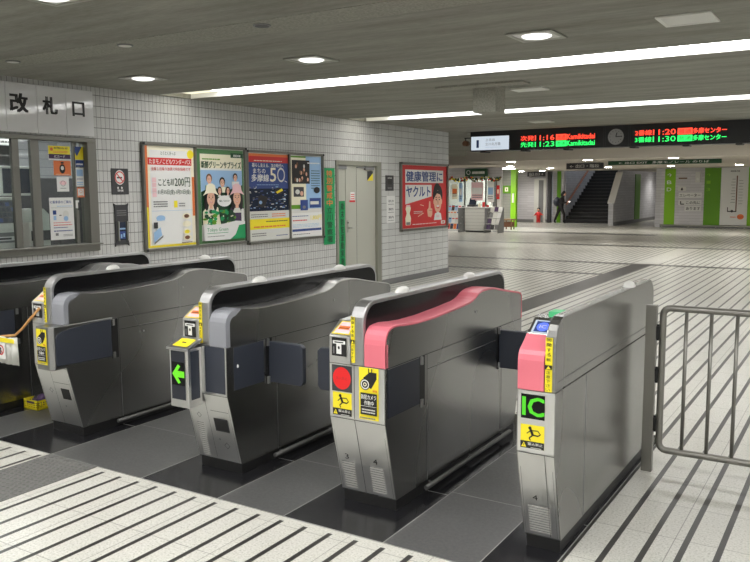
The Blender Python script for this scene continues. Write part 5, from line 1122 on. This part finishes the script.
b = MB(); b.mesh([(wx+a, wy+q, z) for q in (-.04, .04) for a, z in ((.375, .93), (.385, .925), (.435, 1.045), (.425, 1.05))], [(0, 1, 2, 3), (7, 6, 5, 4), (0, 4, 5, 1), (1, 5, 6, 2), (2, 6, 7, 3)], 'dark_grey'); b.mesh([(wx+a, wy+q, z) for q, (a, z) in ((-.04, (.374, .93)), (.04, (.374, .93)), (.04, (.424, 1.05)), (-.04, (.424, 1.05)))], [(0, 1, 2, 3)], 'phone_lit'); b.box(wx+.40, wx+.46, wy-.06, wy-.05, .95, 1.0, 'phone_lit'); tag(b.build('phone'), 'lit phone held in front of the walking person', 'phone')
# toddler in red
kx, ky = -12.86, 35.0
t = thing('person', 'small child in a red outfit standing with arms out, left of the walking adult', 'person', (kx, ky, 0))
P_ = [(0, 0, .24), (0, 0, .36), (0, 0, .46), (0, 0, .53), (.04, 0, .2), (.05, 0, .04), (.06, -.04, .02), (-.04, 0, .2), (-.05, 0, .04), (-.06, -.04, .02), (.09, 0, .44), (.16, 0, .38), (.22, 0, .37), (-.09, 0, .44), (-.15, 0, .37), (-.2, 0, .34)]
P_ = [(kx+a, ky+b_, c_) for a, b_, c_ in P_]
E_ = [(0, 1), (1, 2), (2, 3), (0, 4), (4, 5), (5, 6), (0, 7), (7, 8), (8, 9), (2, 10), (10, 11), (11, 12), (2, 13), (13, 14), (14, 15)]
skin_mesh('body', P_, E_, [.10, .10, .08, .04, .06, .04, .03, .06, .04, .03, .05, .04, .03, .05, .04, .03], 'red', t)
b = MB(); b.ell((kx, ky, .60), (.07, .075, .08), 'skin', 14, 8)
for q in (-.025, .025): b.ell((kx+q, ky-.073, .605), (.008, .006, .008), 'black', 6, 4)
b.ell((kx, ky-.078, .59), (.008, .008, .008), 'skin', 6, 4); b.build('head', t)
b = MB(); b.ell((kx, ky+.012, .625), (.077, .078, .075), 'hair', 14, 8); b.build('hair', t)
b = MB()
for sx, px_, pz in ((1, .235, .37), (-1, -.215, .335)):
    b.ell((kx+px_, ky, pz), (.025, .018, .02), 'skin', 8, 5)
    for k in range(4): b.tube([(kx+px_+sx*.015, ky+(-.012+.008*k), pz), (kx+px_+sx*.04, ky+(-.014+.009*k), pz-.004)], .005, 'skin', 5)
b.build('hands', t)

# ------------------------------------------------------------------ camera, light, view
F_ = 794.
Rm = Matrix(((0.85026098, -0.05602866, 0.52337086), (0.52633193, 0.1010132, -0.84425768), (-0.00556474, 0.99330616, 0.11537725)))
cam = bpy.data.cameras.new('Camera'); cam.sensor_width = 36; cam.lens = F_/750*36; cam.clip_end = 200
co = bpy.data.objects.new('Camera', cam); col.objects.link(co)
M = Rm.to_4x4(); M.translation = Vector((0, 0, 1.6)); co.matrix_world = M; sc.camera = co
for x, y in ((-3.92, 5.36), (-5.88, 5.36), (-2.02, 5.4), (-3.83, 2.86), (-1.9, 2.86), (-5.8, 2.86)): spot('downlight_lamp', x, y, CZ-.05, 26, .09, 110)
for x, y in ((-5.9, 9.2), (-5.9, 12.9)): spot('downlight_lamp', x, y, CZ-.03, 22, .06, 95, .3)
w = bpy.data.worlds.new('World'); sc.world = w; w.use_nodes = True; w.node_tree.nodes['Background'].inputs[0].default_value = (.9, .95, 1, 1); w.node_tree.nodes['Background'].inputs[1].default_value = .4
sc.view_settings.view_transform = 'Standard'; sc.view_settings.look = 'None'; sc.view_settings.exposure = 0; sc.view_settings.gamma = 1
try: sc.view_settings.use_curve_mapping = False
except Exception: pass
